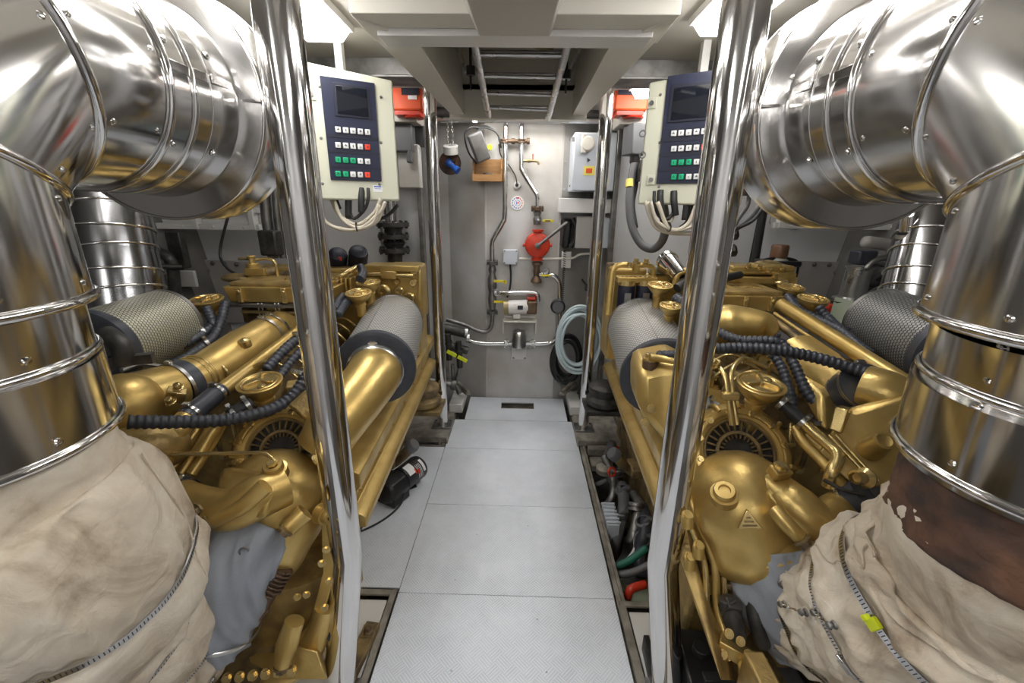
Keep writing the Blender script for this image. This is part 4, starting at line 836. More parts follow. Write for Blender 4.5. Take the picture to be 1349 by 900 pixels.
        q = MB(); q.tube([W(420, 525, 1.25), W(395, 548, 1.20)], .05, 20, smooth=False); q.box(W(400, 512, 1.3), (.1, .06, .05), rot=(0, 0, .4)); q.build('turbo_bracket', 'gold2', e, bevel=.006)
    else:
        pipe(e, [(1028, 401, 1.78), (1090, 440, 1.55), (1150, 478, 1.36), (1202, 511, 1.22)], .027, 'gold', 'coolant_pipe', 20)
        pipe(e, [(1020, 413, 1.75), (1060, 440, 1.6), (1105, 470, 1.42)], .008, 'gold'); pipe(e, [(1012, 416, 1.72), (1040, 438, 1.6), (1062, 455, 1.5)], .014, 'goldd')
        cap(e, W(1003, 505, 1.22), .068, ang=-.3, stem=.09); cap(e, W(1043, 378, 1.95), .056, ang=.2); cap(e, W(1072, 393, 1.8), .058, ang=.7); cap(e, W(870, 375, 1.88), .053, ang=.5, stem=.07); cap(e, W(884, 402, 1.72), .045, ang=.5, stem=.06)
        # nozzle hose off the big funnel
        q = MB(); a_, b_ = W(1030, 532, 1.17), W(1058, 556, 1.12); q.tube([a_, b_], .018, 16, smooth=False); hh = q.build('short_hose', 'cable', e); clamp_on(hh, a_, b_ - a_, .018); clamp_on(hh, b_, b_ - a_, .018)
        pipe(e, [(1058, 556, 1.12), (1075, 572, 1.09), (1096, 590, 1.05), (1104, 603, 1.02), (1096, 622, 1.0), (1090, 640, 1.0)], .016, 'goldl')
        pipe(e, [(1048, 563, 1.14), (1058, 582, 1.10), (1080, 605, 1.05), (1100, 628, 1.0), (1125, 655, .97)], .014); pipe(e, [(1062, 573, 1.15), (1085, 595, 1.1), (1110, 620, 1.04)], .012)
        corr(e, [(935, 460, 1.34), (975, 459, 1.33), (1020, 461, 1.31), (1070, 470, 1.28), (1130, 488, 1.22), (1165, 503, 1.17), (1203, 523, 1.12)], .0195)
        corr(e, [(930, 425, 1.60), (948, 438, 1.56), (975, 448, 1.50), (1012, 449, 1.46), (1030, 453, 1.44), (1045, 478, 1.38), (1062, 515, 1.30), (1080, 537, 1.25), (1082, 552, 1.22)], .0185)
        corr(e, [(1018, 466, 1.40), (1030, 485, 1.36), (1040, 515, 1.30), (1046, 545, 1.24)], .0165)
        corr(e, [(1037, 390, 1.85), (1052, 408, 1.75), (1085, 424, 1.66), (1108, 436, 1.58), (1125, 450, 1.50), (1148, 468, 1.42)], .019); corr(e, [(1078, 404, 1.72), (1092, 420, 1.68), (1106, 434, 1.60)], .018)
        clamp_on(e, W(1113, 440, 1.56), V((.6, -.7, -.3)), .020, .014, 'rubber'); clamp_on(e, W(1022, 451, 1.45), V((1, -.3, -.1)), .021, .014, 'rubber')
        corr(e, [(890, 392, 1.8), (900, 400, 1.75), (912, 412, 1.68)], .024)
        clamp_on(e, W(1078, 556, 1.21), V((.1, -.3, -1)), .021, .014, 'dsteel')
        # twin fuel lines
        pipe(e, [(938, 480, 1.28), (948, 484, 1.26), (956, 500, 1.22), (960, 530, 1.18), (964, 560, 1.16)], .0075, 'goldl', 'fuel_line'); pipe(e, [(1010, 484, 1.30), (985, 473, 1.30), (974, 475, 1.28), (964, 490, 1.24), (965, 520, 1.20), (971, 560, 1.16)], .0075, 'goldl', 'fuel_line')
        q = MB(); q.box(W(962, 522, 1.18), (.05, .02, .022)); q.build('pipe_clip', 'goldl', e, bevel=.003); q = MB(); q.bolt(W(943, 481, 1.27), (-.5, 0, .5), .014, .02); q.build('union', 'goldl', e)
        # duct at the outer side
        q = MB(); q.tube([W(1050, 470, 1.55), W(1090, 500, 1.38), W(1118, 520, 1.28)], [.09, .085, .08], 28, 6); q.build('charge_air_duct', 'gold', e, sharp=60)
        q = MB(); q.tube([W(1118, 520, 1.27), W(1142, 508, 1.20)], .072, 32, smooth=False); sl = q.build('duct_sleeve', 'rubber', e); clamp_on(sl, W(1122, 518, 1.26), W(1142, 508, 1.2) - W(1118, 520, 1.27), .073); clamp_on(sl, W(1140, 509, 1.205), W(1142, 508, 1.2) - W(1118, 520, 1.27), .073)
        q = MB(); q.tube([W(1138, 511, 1.21), W(1172, 522, 1.16), W(1215, 560, 1.10)], [.070, .068, .06], 28, 6); q.build('duct_inlet', 'gold', e, sharp=60)
        q = MB(); q.hexa([W(1070, 600, 1.08), W(1130, 650, .98), W(1195, 640, .98), W(1190, 590, 1.05)], [W(1112, 536, 1.15), W(1128, 540, 1.12), W(1200, 520, 1.08), W(1190, 515, 1.15)]); hs = q.build('turbine_shield', 'gold', e, bevel=.014)
        q = MB(); q.hexa([W(1092, 565, 1.09), W(1108, 572, 1.07), W(1112, 572, 1.12), W(1098, 565, 1.13)], [W(1100, 536, 1.12), W(1118, 540, 1.09), W(1124, 538, 1.14), W(1108, 533, 1.16)]); q.build('shield_strap', 'goldl', hs, bevel=.004)
        q = MB(); q.lathe([(.03, -.02), (.024, .05), (.018, .052), (.008, .045), (0, .045)], W(1150, 590, 1.02), (-.1, -.6, .8), 20); q.build('sensor_boss', 'gold', hs)
        for i in range(2): pipe(e, [(1092 + i * 9, 573, 1.08), (1122 + i * 8, 605, 1.02), (1150 + i * 8, 634, .97)], .005, 'goldl')
        q = MB(); q.bolt(W(1128, 628, .96), (-.4, -.8, .4), .014, .02); q.lathe([(.024, 0), (.026, .01), (.016, .02), (.014, .05)], W(1142, 630, .95), (-.8, -.3, .2), 18); q.build('union', 'goldl', e)
        pipe(e, [(1085, 632, .98), (1110, 645, .95), (1140, 652, .93)], .005, 'iron')
        q = MB(); q.tube([W(1115, 664, .97), W(1140, 652, .95)], .044, 22, smooth=False); sl = q.build('rubber_sleeve', 'rubber', e, sharp=60); clamp_on(sl, W(1120, 661, .965), W(1140, 652, .95) - W(1115, 664, .97), .045)
        # valve box in mid engine
        a_ = W(925, 410, 1.85); b_ = W(1031, 410, 1.85); zt = W(1031, 390, 1.85).z; zb = a_.z
        zb = (a_.z + b_.z) / 2; q = MB(); q.hexa([(a_.x, 1.85, zb), (b_.x - .02, 1.85, zb), (b_.x - .02, 2.18, zb), (a_.x, 2.18, zb)], [(a_.x - .015, 1.84, zt), (b_.x, 1.84, zt), (b_.x, 2.19, zt), (a_.x - .015, 2.19, zt)]); bx = q.build('intercooler_box', 'gold', e, bevel=.006)
        q = MB(); q.box(((a_.x + b_.x) / 2, 2.01, zt + .008), (b_.x - a_.x - .02, .32, .02)); lidb = q.build('box_lid', 'gold2', bx, bevel=.006)
        text('VICTOR', ((a_.x + b_.x) / 2 - .02, 1.95, zt + .0185), Matrix.Identity(3), .075, 'goldl', lidb, 'cast_lettering', .003)
        for k in range(3): xx = a_.x + .06 + k * (b_.x - a_.x - .12) / 2; q = MB(); q.box((xx, 1.838, (zb + zt) / 2), (.022, .018, zt - zb - .004)); q.bolt((xx, 1.835, zt - .02), (0, -1, 0), .009, .012); q.build('corner_rib', 'goldl', bx, bevel=.003)
        q = MB(); q.box(((a_.x + b_.x) / 2, 1.99, zb - .01), (b_.x - a_.x + .02, .34, .012)); q.build('box_base', 'dsteel', bx)
        for xx in (964, 969, 982, 987): q = MB(); p = W(xx, 416, 1.84); q.cyl(p + V((0, 0, .03)), p - V((0, 0, .03)), .003, seg=6); q.build('wire', 'key', bx)
        q = MB(); q.box(W(975, 419, 1.84), (.3, .02, .012)); q.build('bus_bar', 'goldd', bx)
        # stack of cast cover plates behind
        q = MB()
        for (px, py, w_, h_) in ((1000, 367, .30, .04), (990, 357, .34, .02), (1015, 352, .16, .03), (972, 352, .12, .03), (1025, 362, .1, .04)): p = W(px, py, 2.15); q.box(p, (w_, .14, h_))
        q.build('pump_cover', 'gold', e, bevel=.008)
        q = MB(); q.sphere(W(1012, 350, 2.2), .07, (1, 1, .4)); q.sphere(W(975, 354, 2.2), .05, (1.2, 1, .5)); q.sphere(W(1027, 372, 2.1), .045, (1, 1, .6)); q.build('cover_lobe', 'goldl', e)
        q = MB(); q.tube([W(935, 378, 1.95), W(952, 368, 2.0), W(975, 362, 2.05)], .018, 12); q.build('hose_elbow', 'cable', e)
        for px, py in ((985, 353), (1000, 354), (1012, 358), (1030, 355), (1020, 366)): q = MB(); q.bolt(W(px, py, 2.08), (0, -.3, 1), .012, .02); q.build('bolt', 'goldl', e)
        q = MB(); q.tube([W(1022, 440, 1.56), W(1006, 430, 1.6), W(960, 427, 1.65), W(925, 432, 1.65)], [.012, .055, .078, .07], 24, 8); q.build('valley_cover', 'gold', e, sharp=60)
        q = MB(); q.hexa([W(1040, 500, 1.40), W(1125, 490, 1.40), W(1110, 560, 1.2), W(1085, 575, 1.15)], [W(1035, 475, 1.5), W(1130, 470, 1.45), W(1115, 500, 1.3), W(1080, 520, 1.25)]); q.build('manifold_cover', 'gold', e, bevel=.02)
    # small lines and brackets among the castings
    random.seed(5 + s)
    for k in range(9):
        x = X(.62 + .09 * k); y = 1.32 + .03 * (k % 3); q = MB(); q.tube([(x, y, .50 + .05 * (k % 2)), (x, y - .02, .66), (x + s * .02, y + .03, .80), (x + s * .03, y + .22, .86), (x + s * .02, y + .4, .84)], .006 + .002 * (k % 3), 8, 5); q.build('oil_line', ('gold', 'goldl', 'goldd')[k % 3], e, sharp=180)
        q = MB(); q.box((x + s * .03, y + .2, .86), (.028, .014, .022)); q.build('pipe_clip', 'goldl', e, bevel=.002)
    for k in range(7): q = MB(); q.bolt((X(.70 + k * .09), 1.36, .60), (0, -1, 0), .012, .014); q.build('bolt', 'goldl', e)
    for k in range(5): q = MB(); q.box((X(.66), 1.42 + k * .2, .66), (.05, .03, .12)); q.build('bracket', 'gold', e, bevel=.004)
    return e
eng = {s: engine(s) for s in (-1, 1)}
# ================================================================ clad exhaust trunks
def exhaust(s):
    side = 'left' if s < 0 else 'right'
    r_ = thing('exhaust_elbow', 'big shiny stainless-clad exhaust elbow with riveted bands, on the %s' % side, 'exhaust pipe', (s * .84, .56, 1.14))
    cx = s * .83; cy = .56; r = .197; Rb = .267; zk = 1.455; yk = cy + Rb; zh = zk + Rb
    cxl = s * (.855 if s > 0 else .845)
    def seg(name, a, b, ra, rb, n=2):
        q = MB(); q.ring_sweep([a.lerp(b, k / n) for k in range(n + 1)], [ra + (rb - ra) * k / n for k in range(n + 1)], 64, caps=True); return q.build(name, 'clad', r_, sharp=50)
    def bead(par, c, d, R, t=.007, name='bead', m='steel'):
        q = MB(); q.torus(c, d, R, t, 72, 10); return q.build(name, m, par, sharp=180)
    inbd = V((-s, 0, 0))
    def riv(par, p, d): q = MB(); q.rivet(p, d, .0052); q.build('rivet', 'steel', par)
    # lower lapped rings
    vs = [(1.135, 1.262, .199, .196, cxl), (1.262, 1.352, .193, .190, cxl)]
    for z0, z1, ra, rb, cx_ in vs:
        o = seg('cladding_ring', V((cx_, cy, z0)), V((cx_ + (cx - cx_) * .4, cy, z1)), ra, rb, 2); bead(o, V((cx_, cy, z0)), (0, 0, 1), ra + .001, .007)
        th = .62; d = inbd * math.cos(th) + V((0, -1, 0)) * math.sin(th); tn = V((0, 0, 1)).cross(d); q = MB()
        q.box(V((cx_, cy, (z0 + z1) / 2)) + d * ((ra + rb) / 2 + .001), (.022, .004, (z1 - z0) * .9), R=Matrix((tn, d, V((0, 0, 1)))).transposed()); q.build('lap_strip', 'clad', o, bevel=.0018)
        for th in (.1, .5, .95, 1.4, 1.9):
            d = inbd * math.cos(th) + V((0, -1, 0)) * math.sin(th)
            riv(o, V((cx_, cy, z0 + .024)) + d * (ra - .001), d); riv(o, V((cx_, cy, z1 - .020)) + d * (rb - .001), d)
    # three straight lengths mitred at 22.5 and 67.5 degrees
    K = V((cx, yk, zk)); m1 = V((0, -math.cos(PI / 8), math.sin(PI / 8))); m2 = V((0, -math.cos(3 * PI / 8), math.sin(3 * PI / 8)))
    n1 = V((0, math.sin(PI / 8), math.cos(PI / 8))); n2 = V((0, math.sin(3 * PI / 8), math.cos(3 * PI / 8)))
    pieces = [(V((0, 0, 1)), V((0, -1, 0)), (V((cx, cy, 1.352)), V((0, 0, 1))), (K, n1), r, r), (V((0, math.sin(PI / 4), math.cos(PI / 4))), V((0, -math.sin(PI / 4), math.cos(PI / 4))), (K, n1), (K, n2), r, r),
              (V((0, 1, 0)), V((0, 0, 1)), (K, n2), (V((cx, .895, zh)), V((0, 1, 0))), r, r)]
    def hit(ax, o_, pl):
        return o_ + ax * ((pl[0] - o_).dot(pl[1]) / ax.dot(pl[1]))
    for pi_, (ax, out, pa, pb, ra, rb) in enumerate(pieces):
        c0 = K + out * Rb; q = MB(); bm = q.bm; A = []; B = []
        for k in range(64):
            ph = 2 * PI * k / 64; v = inbd * math.cos(ph) + out * math.sin(ph); A.append(bm.verts.new(hit(ax, c0 + v * ra, pa))); B.append(bm.verts.new(hit(ax, c0 + v * rb, pb)))
        for k in range(64): bm.faces.new((A[k], A[(k + 1) % 64], B[(k + 1) % 64], B[k]))
        o = q.build('elbow_gore', 'clad', r_, sharp=50)
        q = MB(); rows = [hit(ax, c0 + (inbd * math.cos(2 * PI * k / 96) + out * math.sin(2 * PI * k / 96)) * (ra + .001), pa) for k in range(97)]
        q.tube(rows, .0075 if pi_ else .008, 10, 1, smooth=False, caps=False); q.build('bead', 'steel', o, sharp=180)
        for ph, full in ((.72, 1), (-.5, 0), (.2, 0), (1.25, 0)):
            v = inbd * math.cos(ph) + out * math.sin(ph); a = hit(ax, c0 + v * ra, pa); b = hit(ax, c0 + v * ra, pb); L_ = (b - a).length
            if L_ < .05: continue
            if full:
                tn = ax.cross(v)
                q = MB(); q.box((a + b) / 2 + v * .001 , (.004, L_ - .03, .020), R=Matrix((v, ax, tn)).transposed()); q.tube([a.lerp(b, .06) + tn * .012 + v * .001, a.lerp(b, .94) + tn * .012 + v * .001], .003, 8, smooth=False); q.build('lap_strip', 'clad', o, bevel=.0018)
            q_ = .10 if full else 0
            for t in (.024, -.024):
                pnt = a + (b - a).normalized() * t if t > 0 else b + (b - a).normalized() * t
                off = ax.cross(v) * (.03 if full else 0); riv(o, pnt - v * .002 + off * .0, v)
    y1 = .895; y2 = 1.07; rd = .212
    o1 = seg('cladding_ring', V((cx, y1, zh)), V((cx, .955, zh)), .199, .200); bead(o1, V((cx, y1, zh)), (0, 1, 0), .200, .006)
    o2 = seg('cladding_ring', V((cx, .955, zh)), V((cx, 1.0, zh)), .200, .205); bead(o2, V((cx, .955, zh)), (0, 1, 0), .201, .006)
    o3 = seg('cladding_ring', V((cx, 1.0, zh)), V((cx, y2 + .008, zh)), .206, rd)
    q = MB(); q.torus(V((cx, 1.0, zh)), (0, 1, 0), .205, .002, 64, 6); q.build('crease', 'clad', o3, sharp=180)
    for o, ya, yb, rr in ((o1, y1, .955, .2), (o2, .955, 1.0, .203), (o3, 1.0, y2, .209)):
        ph = .12; d = inbd * math.cos(ph) + V((0, 0, 1)) * math.sin(ph); q = MB(); q.box(V((cx, (ya + yb) / 2, zh)) + d * (rr + .0005), (.004, (yb - ya) * .93, .018)); q.build('lap_strip', 'clad', o, bevel=.0015)
        if o is not o2:
            for ph in (.35, 1.2, -.6): d = inbd * math.cos(ph) + V((0, 0, 1)) * math.sin(ph); riv(o, V((cx, ya + .017, zh)) + d * (rr - .001), d)
    r = rd
    # joint drum
    q = MB(); R = .263; yd = 1.075
    q.lathe([(r * .99, yd), (r * 1.02, yd), (R - .004, yd + .012), (R + .001, yd + .012), (R + .003, yd + .018), (R + .001, yd + .024), (R, yd + .03), (R, yd + .125), (R + .004, yd + .13), (R + .002, yd + .138), (R - .03, yd + .14), (0, yd + .14)], V((cx, 0, zh)), (0, 1, 0), 64)
    dr = q.build('joint_drum', 'clad', r_, sharp=40)
    q = MB(); q.torus(V((cx, yd + .012, zh)), (0, 1, 0), R, .004, 64, 8); q.build('rim_bead', 'steel', dr, sharp=180)
    q = MB(); q.torus(V((cx, yd + .135, zh)), (0, 1, 0), R + .001, .004, 64, 8); q.build('rim_bead', 'steel', dr, sharp=180)
    # seam and latch on the drum (inboard side)
    aI = inbd
    q = MB(); c = V((cx, 0, zh)) + aI * ((r + R) / 2) + V((0, yd + .004, 0)); q.box(c, (R - r, .004, .006)); q.build('drum_seam', 'steel', dr)
    q = MB(); c = V((cx, yd + .075, zh)) + aI * (R + .006); q.box(c + V((0, 0, .03)), (.012, .04, .012)); q.box(c + V((0, 0, -.02)), (.014, .05, .02)); q.tube([c + V((0, -.02, -.02)), c + V((-s * .012, -.02, .01)), c + V((-s * .006, -.02, .035)), c + V((-s * .006, .02, .035)), c + V((-s * .012, .02, .01)), c + V((0, .02, -.02))], .003, 8); q.build('toggle_latch', 'steel', dr, bevel=.001)
    return r_
for s in (-1, 1): exhaust(s)

# ---------------------------------------------------------------- quilted heat blankets round the lower exhaust
def blanket(s):
    side = 'left' if s < 0 else 'right'
    r_ = thing('exhaust_blanket', ('smooth cream heat blanket strapped round the left exhaust elbow' if s < 0 else 'crumpled cream heat blanket with neon clip round the right exhaust elbow'), 'heat blanket', (s * .8, .6, .3))
    if s > 0:
        path = [V((.845, .56, 1.05)), V((.84, .57, 1.0)), W(1335, 760, .60), W(1255, 800, .66), W(1180, 810, .75), W(1110, 815, .84), W(1062, 815, .92)]
        rad = [.145, .188, .20, .205, .19, .158, .125]
    else:
        path = [V((-.845, .56, 1.16)), V((-.83, .57, 1.02)), V((-.79, .60, .86)), W(110, 830, .67), W(170, 830, .74), W(215, 850, .82), W(245, 870, .90)]
        rad = [.168, .19, .20, .195, .18, .150, .12]
    p = resample(smooth_path(path, 12), .006); n = len(p)
    straps = [.30, .52, .74, .90] if s < 0 else [.40, .62, .86]
    amp = 1.05 if s > 0 else .65
    def R(i, t, th):
        x = t * (len(rad) - 1); j = min(int(x), len(rad) - 2); b = rad[j] + (rad[j + 1] - rad[j]) * (x - j)
        pinch = sum(math.exp(-((t - q) / .018) ** 2) for q in straps)
        puff = 1 + .03 * math.sin(t * 40)
        c = p[i]; u_ = V((math.cos(th) * 1.6, math.sin(th) * 1.6, t * (7 if s > 0 else 5)))
        w1 = noise.noise(u_ * 1.3 + V((s * 3, 0, 0))); w2 = noise.noise(u_ * 3.1 + V((9, s, 0))); w3 = 1 - abs(noise.noise(V((math.cos(th) * 2.2, math.sin(th) * 2.2, t * 11)))) * 2; w4 = noise.noise(V((math.cos(th) * 9, math.sin(th) * 9, t * 36)))
        near = math.exp(-min(abs(t - q) for q in straps) / .05) * (1 - .8 * pinch * .9)
        pl = math.sin(th * 17 + 5 * w1) * near * .008
        return b * (1 - .055 * pinch * .9) * puff + amp * min(1, t / .14) ** 2 * (.020 * w1 + .013 * w2 + .016 * max(0, w3 - .45) + .004 * w4) + pl * .5
    q = MB(); q.ring_sweep(p, R, 128, caps=True); body = q.build('blanket', 'blanket', r_, sharp=180)
    # straps follow the same surface
    fr = MB()
    def ringpts(t, off):
        i = int(t * (n - 1)); 
        # rebuild frames exactly as ring_sweep does
        t0 = (p[1] - p[0]).normalized(); a, b, _ = basis(t0)
        for k in range(i + 1):
            if k == 0: tt = p[1] - p[0]
            elif k == n - 1: tt = p[-1] - p[-2]
            else: tt = (p[k + 1] - p[k]).normalized() + (p[k] - p[k - 1]).normalized()
            tt = tt.normalized(); a = (a - tt * a.dot(tt)).normalized(); b = tt.cross(a)
        rs = [R(i, t, 2 * PI * k / 96) for k in range(96)]
        rs = [sum(rs[(k + j) % 96] for j in range(-5, 6)) / 11 for k in range(96)]; rs = [max(x, R(i, t, 2 * PI * k / 96) - .001) if k % 1 == 0 else x for k, x in enumerate(rs)]; rs = [sum(rs[(k + j) % 96] for j in range(-3, 4)) / 7 for k in range(96)]
        return [p[i] + (a * math.cos(2 * PI * k / 96) + b * math.sin(2 * PI * k / 96)) * (rs[k] + off) for k in range(96)], tt
    for k_, t in enumerate(straps):
        wd = .017 if (s > 0 and k_ == 0) or s < 0 and k_ < 2 else .012
        pts, tt = ringpts(t, .0035); q = MB(); bm = q.bm; rows = []
        for o_, h in ((-wd / 2, 0), (-wd / 2, .003), (wd / 2, .003), (wd / 2, 0)):
            c = sum(pts, V((0, 0, 0))) / len(pts); rows.append([bm.verts.new(x + tt * o_ + (x - c).normalized() * h) for x in pts])
        for A, B in zip(rows, rows[1:]):
            for k in range(96): bm.faces.new((A[k], A[(k + 1) % 96], B[(k + 1) % 96], B[k]))
        st = q.build('strap', 'brush', r_, sharp=50, label='steel worm-drive strap')
        q = MB()
        c = sum(pts, V((0, 0, 0))) / len(pts)
        for k in range(0, 96, 1):
            for f_ in (0, .5):
                x = pts[k].lerp(pts[(k + 1) % 96], f_); nn = (x - c).normalized(); sd = tt.cross(nn); q.box(x + nn * .003, (.0016, wd * .6, .0008), R=Matrix((sd, tt, nn)).transposed())
        x = q.build('slot_marks', 'iron', st); x['kind'] = 'stuff'
        # screw housing on the camera side
        best = min(pts, key=lambda v: (v - (CAM + V((s * .3, .2, -.6)))).length); nn = (best - c).normalized(); sd = tt.cross(nn)
        if k_ in (1, 3): q = MB(); q.box(best + nn * .008, (.03, .016, .012), R=Matrix((sd, tt, nn)).transposed()); q.cyl(best + nn * .008 - sd * .024, best + nn * .008 + sd * .024, .005, seg=8); q.build('screw_housing', 'brush', st, bevel=.002)
        if s > 0 and k_ == 0:
            tgt = min(pts, key=lambda v: (V(proj(v)) - V((1218, 780))).length if (v - CAM).length < (c - CAM).length else 1e9)
            nn = (tgt - c).normalized(); sd = tt.cross(nn); q = MB(); q.box(tgt + nn * .006, (.020, .026, .010), R=Matrix((sd, tt, nn)).transposed()); q.box(tgt + nn * .012 + sd * .012, (.01, .012, .012), R=Matrix((sd, tt, nn)).transposed()); q.build('neon_clip', 'neon', st, bevel=.002)
    # lacing hooks and wire
    for (t, th0) in (((.48, 1.0), (.66, 1.6)) if s > 0 else ((.6, 1.0),)):
        pts, tt = ringpts(t, .004); c = sum(pts, V((0, 0, 0))) / len(pts); i0 = min(range(96), key=lambda k: (pts[k] - CAM).length)
        pts2, _ = ringpts(t + .14, .004)
        A = pts[i0]; B = pts2[(i0 + 2) % 96]; L_ = [A.lerp(B, k / 12) for k in range(13)]
        nn = (A - c).normalized()
        MB().tube([x + nn * (.006 + .004 * math.sin(k * 2.2)) for k, x in enumerate(L_)], .0016, 6, 3).build('lacing_wire', 'steel', r_)
        MB().tube([x + nn * (.007 + .004 * math.cos(k * 2.2)) + tt * .003 for k, x in enumerate(L_)], .0016, 6, 3).build('lacing_wire', 'steel', r_)
        for x in (A, B): q = MB(); q.lathe([(.009, 0), (.007, .004), (.003, .005), (.003, .010), (.008, .011), (.006, .015), (0, .015)], x, nn, 12); q.build('lacing_hook', 'dsteel', r_)
    # stitched seam line
    for dk in (10, -16):
        L_ = []
        for t in [.18 + .7 * k / 26 for k in range(27)]:
            pts, tt = ringpts(t, .0008); i0 = min(range(96), key=lambda k: (pts[k] - CAM).length); L_.append(pts[(i0 + dk) % 96])
        MB().tube(L_, .0022, 6, 3).build('stitched_seam', 'blanket', r_)
    return r_, p, rad
for s in (-1, 1): blanket(s)
# torn lagging between the right blanket and the cladding
q = MB(); q.ring_sweep(resample(smooth_path([V((.855, .56, 1.15)), V((.857, .56, 1.09)), V((.86, .56, 1.0))], 8), .008), lambda i, t, th: .183 + .006 * noise.noise(V((math.cos(th) * 4, math.sin(th) * 4, t * 5))) + .006 * noise.noise(V((math.cos(th) * 12, math.sin(th) * 12, t * 14))) + .003 * t, 128)
tag(q.build('charred_lagging', 'rust', sharp=180), 'charred brown lagging showing between right cladding and cream blanket', 'lagging')
# grey silicone sleeves between turbo and blanket
def sleeve(s):
    if s < 0: path = [W(338, 690, .97), W(318, 722, .92), W(296, 770, .88), W(275, 840, .86)]; rad = [.085, .112, .112, .10]
    else: path = [W(1012, 712, 1.0), W(1020, 745, .97), W(1035, 790, .94), W(1060, 830, .92)]; rad = [.112, .118, .125, .12]
    p = resample(smooth_path(path, 10), .006)
    def R(i, t, th):
        x = t * 3; j = min(int(x), 2); b = rad[j] + (rad[j + 1] - rad[j]) * (x - j)
        f_ = noise.noise(V((math.cos(th) * 2, math.sin(th) * 2, t * 4 + s))); g = 1 - abs(noise.noise(V((math.cos(th + t * 2) * 2.6, math.sin(th + t * 2) * 2.6, t * 1.6)))) * 3
        return b + .012 * f_ + (.010 if s < 0 else .005) * max(0, g) + .0018 * math.sin(th * 30) * math.exp(-t * 9)
    q = MB(); q.ring_sweep(p, R, 128)
    r_ = thing('turbo_sleeve', ('creased grey cloth sleeve tied over the left turbo outlet' if s < 0 else 'taut grey cloth sleeve tied over the right turbo outlet'), 'cloth sleeve', p[0] - V((0, 0, .1)))
    q.build('cloth', 'cloth', r_, sharp=180)
    d = (p[-1] - p[0]).normalized(); i1 = int(len(p) * .82)
    q = MB(); q.lathe([(R(i1, .82, 0) + .001, -.006), (R(i1, .82, 0) + .004, -.004), (R(i1, .82, 0) + .004, .004), (R(i1, .82, 0) + .001, .006)], p[i1], d, 60); q.build('tie_band', 'brush', r_)
    for k, px in enumerate(((340, 700), (300, 765)) if s < 0 else ((990, 740),)):
        r0 = ray(*px); b = min(range(len(p)), key=lambda k: (V(proj(p[k])) - V(px)).length); q = MB(); dd = (CAM - p[b]).normalized(); dd = (dd - d * dd.dot(d)).normalized(); q.torus(p[b] + dd * (rad[1] + .006), dd, .010, .003, 16, 6); q.build('eyelet', 'dsteel', r_)
for s in (-1, 1): sleeve(s)

# ---------------------------------------------------------------- second, smaller banded exhaust risers outboard
for s in (-1, 1):
    side = 'left' if s < 0 else 'right'
    a, b = (W(1238, 262, 1.85), W(1200, 412, 1.70)) if s > 0 else (W(128, 250, 1.70), W(160, 412, 1.60))
    rr = .115 if s > 0 else .15
    r_ = thing('banded_riser', 'stainless banded exhaust riser above the %s outboard air filter' % side, 'exhaust pipe', b)
    d = (a - b); N = 6
    for k in range(N):
        p0 = b + d * (k / N); p1 = b + d * ((k + 1) / N); off = V((0, 0, 0)); q = MB(); q.cyl(p0, p1, rr * (1.02 - .01 * (k % 2)), rr * 1.0, 44); o = q.build('band_section', 'cladd', r_)
        q = MB(); q.torus(p0, d + V((s * .05 * (k % 2), 0, 0)), rr * 1.02, .005, 48, 8); q.build('bead', 'steel', o, sharp=180)
    q = MB(); q.lathe([(rr * 1.02, -.03), (rr * 1.1, -.03), (rr * 1.1, 0), (rr * 1.02, 0)], b, d, 44); q.build('dark_collar', 'iron', r_)
    # small bent tailpipe with black clamps
    if s > 0: pts = [(1198, 285, 1.80), (1193, 320, 1.80), (1184, 345, 1.80), (1182, 362, 1.80), (1195, 378, 1.80), (1215, 388, 1.82)]
    else: pts = [(188, 305, 1.75), (196, 312, 1.75), (201, 330, 1.75), (199, 345, 1.75), (190, 352, 1.75), (170, 355, 1.72)]
    r2 = thing('bent_steel_pipe', 'bent stainless pipe beside the %s banded riser' % side, 'pipe', W(*pts[-1]))
    MB().tube(fpath(pts), .028 if s > 0 else .022, 20, 6).build('tube', 'steel', r2, sharp=60)
    if s > 0:
        q = MB(); q.cyl(W(1196, 305, 1.80), W(1191, 337, 1.80), .034, seg=22); cf_ = q.build('rubber_cuff', 'black', r2)
        for t in ((1195, 311, 1.8), (1192, 329, 1.8)): clamp_on(cf_, W(*t), W(1196, 305, 1.80) - W(1191, 337, 1.80), .0345, .016)
# ================================================================ end bulkhead fittings
YW = 3.2
def E_(px, py, k=.05): return W(px, py, YW - k)
def flange(par, p, d, R, t=.018, m='dsteel', name='flange', nb=6):
    q = MB(); d = V(d).normalized(); q.lathe([(0, -t), (R, -t), (R, -.002), (R * .96, -.002), (R * .96, .002), (R, .002), (R, t), (0, t)], p, d, 24); a, b, _ = basis(d)
    for k in range(nb): th = 2 * PI * k / nb; v = a * math.cos(th) + b * math.sin(th); c = V(p) + v * R * .8; q.cyl(c - d * (t + .01), c + d * (t + .01), .007, seg=6)
    return q.build(name, m, par)
# overhead pipes
q = MB(); q.cyl((-.60, 3.12, 2.085), (.52, 3.12, 2.075), .032, seg=20); tag(q.build('overhead_pipe', 'iron'), 'thick dark pipe across the top of the end bulkhead', 'pipe')
q = MB(); q.cyl(W(562, 158, 3.08), W(812, 160, 3.08), .0155, seg=16); q.box(W(626, 158, 3.08), (.03, .05, .04)); tag(q.build('overhead_pipe', 'brush'), 'thin bright pipe below the dark overhead pipe on the end bulkhead', 'pipe')
